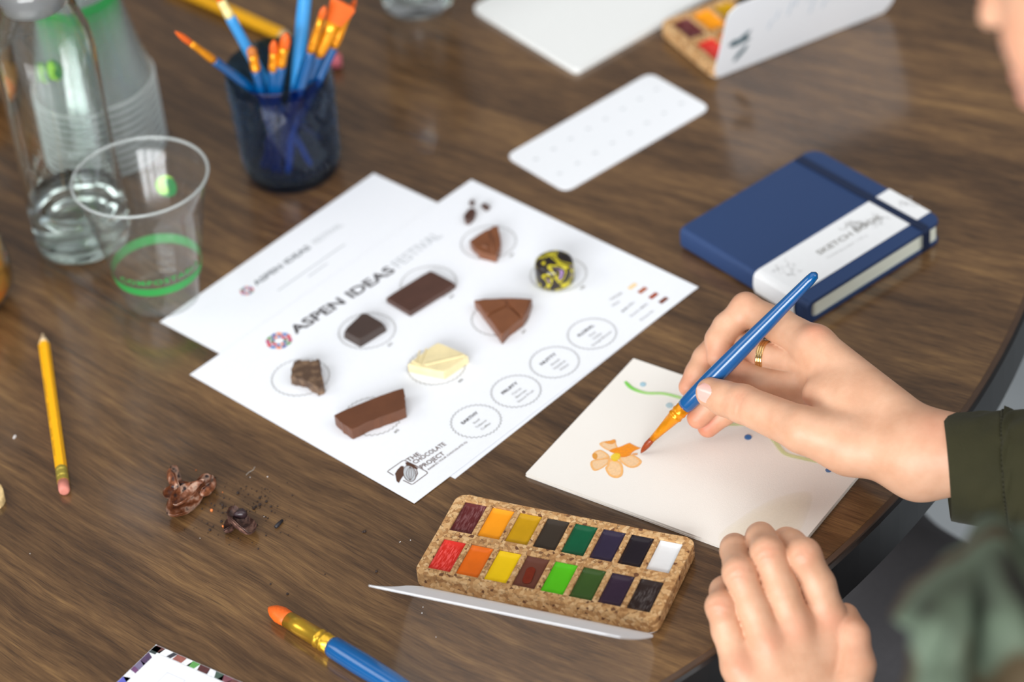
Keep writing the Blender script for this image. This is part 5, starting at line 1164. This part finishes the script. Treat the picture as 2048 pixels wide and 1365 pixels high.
# scarf -------------------------------------------------------
t = NT('scarf_print'); v = t.coord(); n = t.n('ShaderNodeTexNoise'); n.inputs['Scale'].default_value = 11; n.inputs['Detail'].default_value = 1.5; n.inputs['Distortion'].default_value = .6; t.l(v, n.inputs['Vector'])
t.set(Base_Color=t.ramp(n.outputs['Fac'], [(.34, rgb(14, 17, 22)), (.43, rgb(28, 26, 16)), (.49, rgb(84, 98, 80)), (.56, rgb(98, 112, 94)), (.60, rgb(62, 46, 18)), (.70, rgb(92, 82, 62))]), Roughness=.8); SCARF = t.m
ctrl = [[(1788, 1238, 1.42), (1850, 1165, 1.44), (1925, 1105, 1.46), (1985, 1042, 1.48), (2060, 1060, 1.52)],
        [(1800, 1250, 1.38), (1860, 1200, 1.38), (1935, 1160, 1.40), (2000, 1110, 1.42), (2080, 1100, 1.48)],
        [(1830, 1275, 1.37), (1890, 1260, 1.36), (1950, 1230, 1.40), (2020, 1190, 1.38), (2110, 1170, 1.44)],
        [(1835, 1330, 1.38), (1885, 1330, 1.36), (1960, 1310, 1.39), (2040, 1290, 1.36), (2130, 1270, 1.40)],
        [(1815, 1400, 1.38), (1890, 1410, 1.35), (1970, 1400, 1.38), (2060, 1400, 1.35), (2160, 1400, 1.38)],
        [(1840, 1520, 1.40), (1900, 1530, 1.37), (1990, 1540, 1.39), (2080, 1540, 1.37), (2200, 1540, 1.40)]]
G_ = np.array([[D(*c) for c in r_] for r_ in ctrl])
NB = NECK + np.array([-.01, -.02, .01]); ext = []
for i in range(6):   # the right-hand side gathers up over the shoulder to the neck
    f_ = i / 5; q3 = NB + np.array([-.035 + .03 * f_, -.085, -.005 - .035 * f_]); p0 = G_[i, 4]; m1 = p0 * .5 + q3 * .5 + np.array([0, 0, .035]); ext.append([m1, q3, NB + np.array([.02, -.06 + .02 * f_, .0 - .04 * f_])])
G_ = np.concatenate([G_, np.array(ext)], 1); nu, nv = 40, 56; V = []; F = []
def cr1(P_, t_):
    n_ = len(P_); i = min(int(t_), n_ - 2); f_ = t_ - i; a, b, c, d_ = P_[max(i - 1, 0)], P_[i], P_[i + 1], P_[min(i + 2, n_ - 1)]
    return .5 * (2 * b + (-a + c) * f_ + (2 * a - 5 * b + 4 * c - d_) * f_ ** 2 + (-a + 3 * b - 3 * c + d_) * f_ ** 3)
for i in range(nu + 1):
    row = [cr1(G_[:, j], i / nu * 5) for j in range(8)]
    for j in range(nv + 1): p = cr1(row, j / nv * 7); V.append(p + np.array([0, -1, .6]) * .0035 * math.sin(j * .8 + i * .25))
for i in range(nu):
    for j in range(nv): a = i * (nv + 1) + j; F.append((a, a + 1, a + nv + 2, a + nv + 1))
sc_ = obj('scarf', (V, F), SCARF, person, smooth=True, label='green, ochre and black patterned scarf'); md = sc_.modifiers.new('th', 'SOLIDIFY'); md.thickness = .004; md.offset = -1

ang_ = np.linspace(0, 2 * math.pi, 37)[:-1]; ringp = [NECK + np.array([.085 * math.cos(a), .080 * math.sin(a), .012 * math.sin(2 * a) - .012 + .02 * math.cos(a)]) for a in ang_]
V = []; F = []
for i, c in enumerate(ringp):
    o_ = unit((c - NECK) * [1, 1, 0])
    for k in range(14):
        a = 2 * math.pi * k / 14; rr_ = .027 * (1 + .14 * math.sin(3 * a + i * .5)); V.append(c + o_ * rr_ * math.cos(a) + np.array([0, 0, 1.25]) * rr_ * math.sin(a))
for i in range(36):
    for k in range(14): F.append((i * 14 + k, i * 14 + (k + 1) % 14, ((i + 1) % 36) * 14 + (k + 1) % 14, ((i + 1) % 36) * 14 + k))
obj('scarf_wrap', (V, F), SCARF, person, smooth=True)
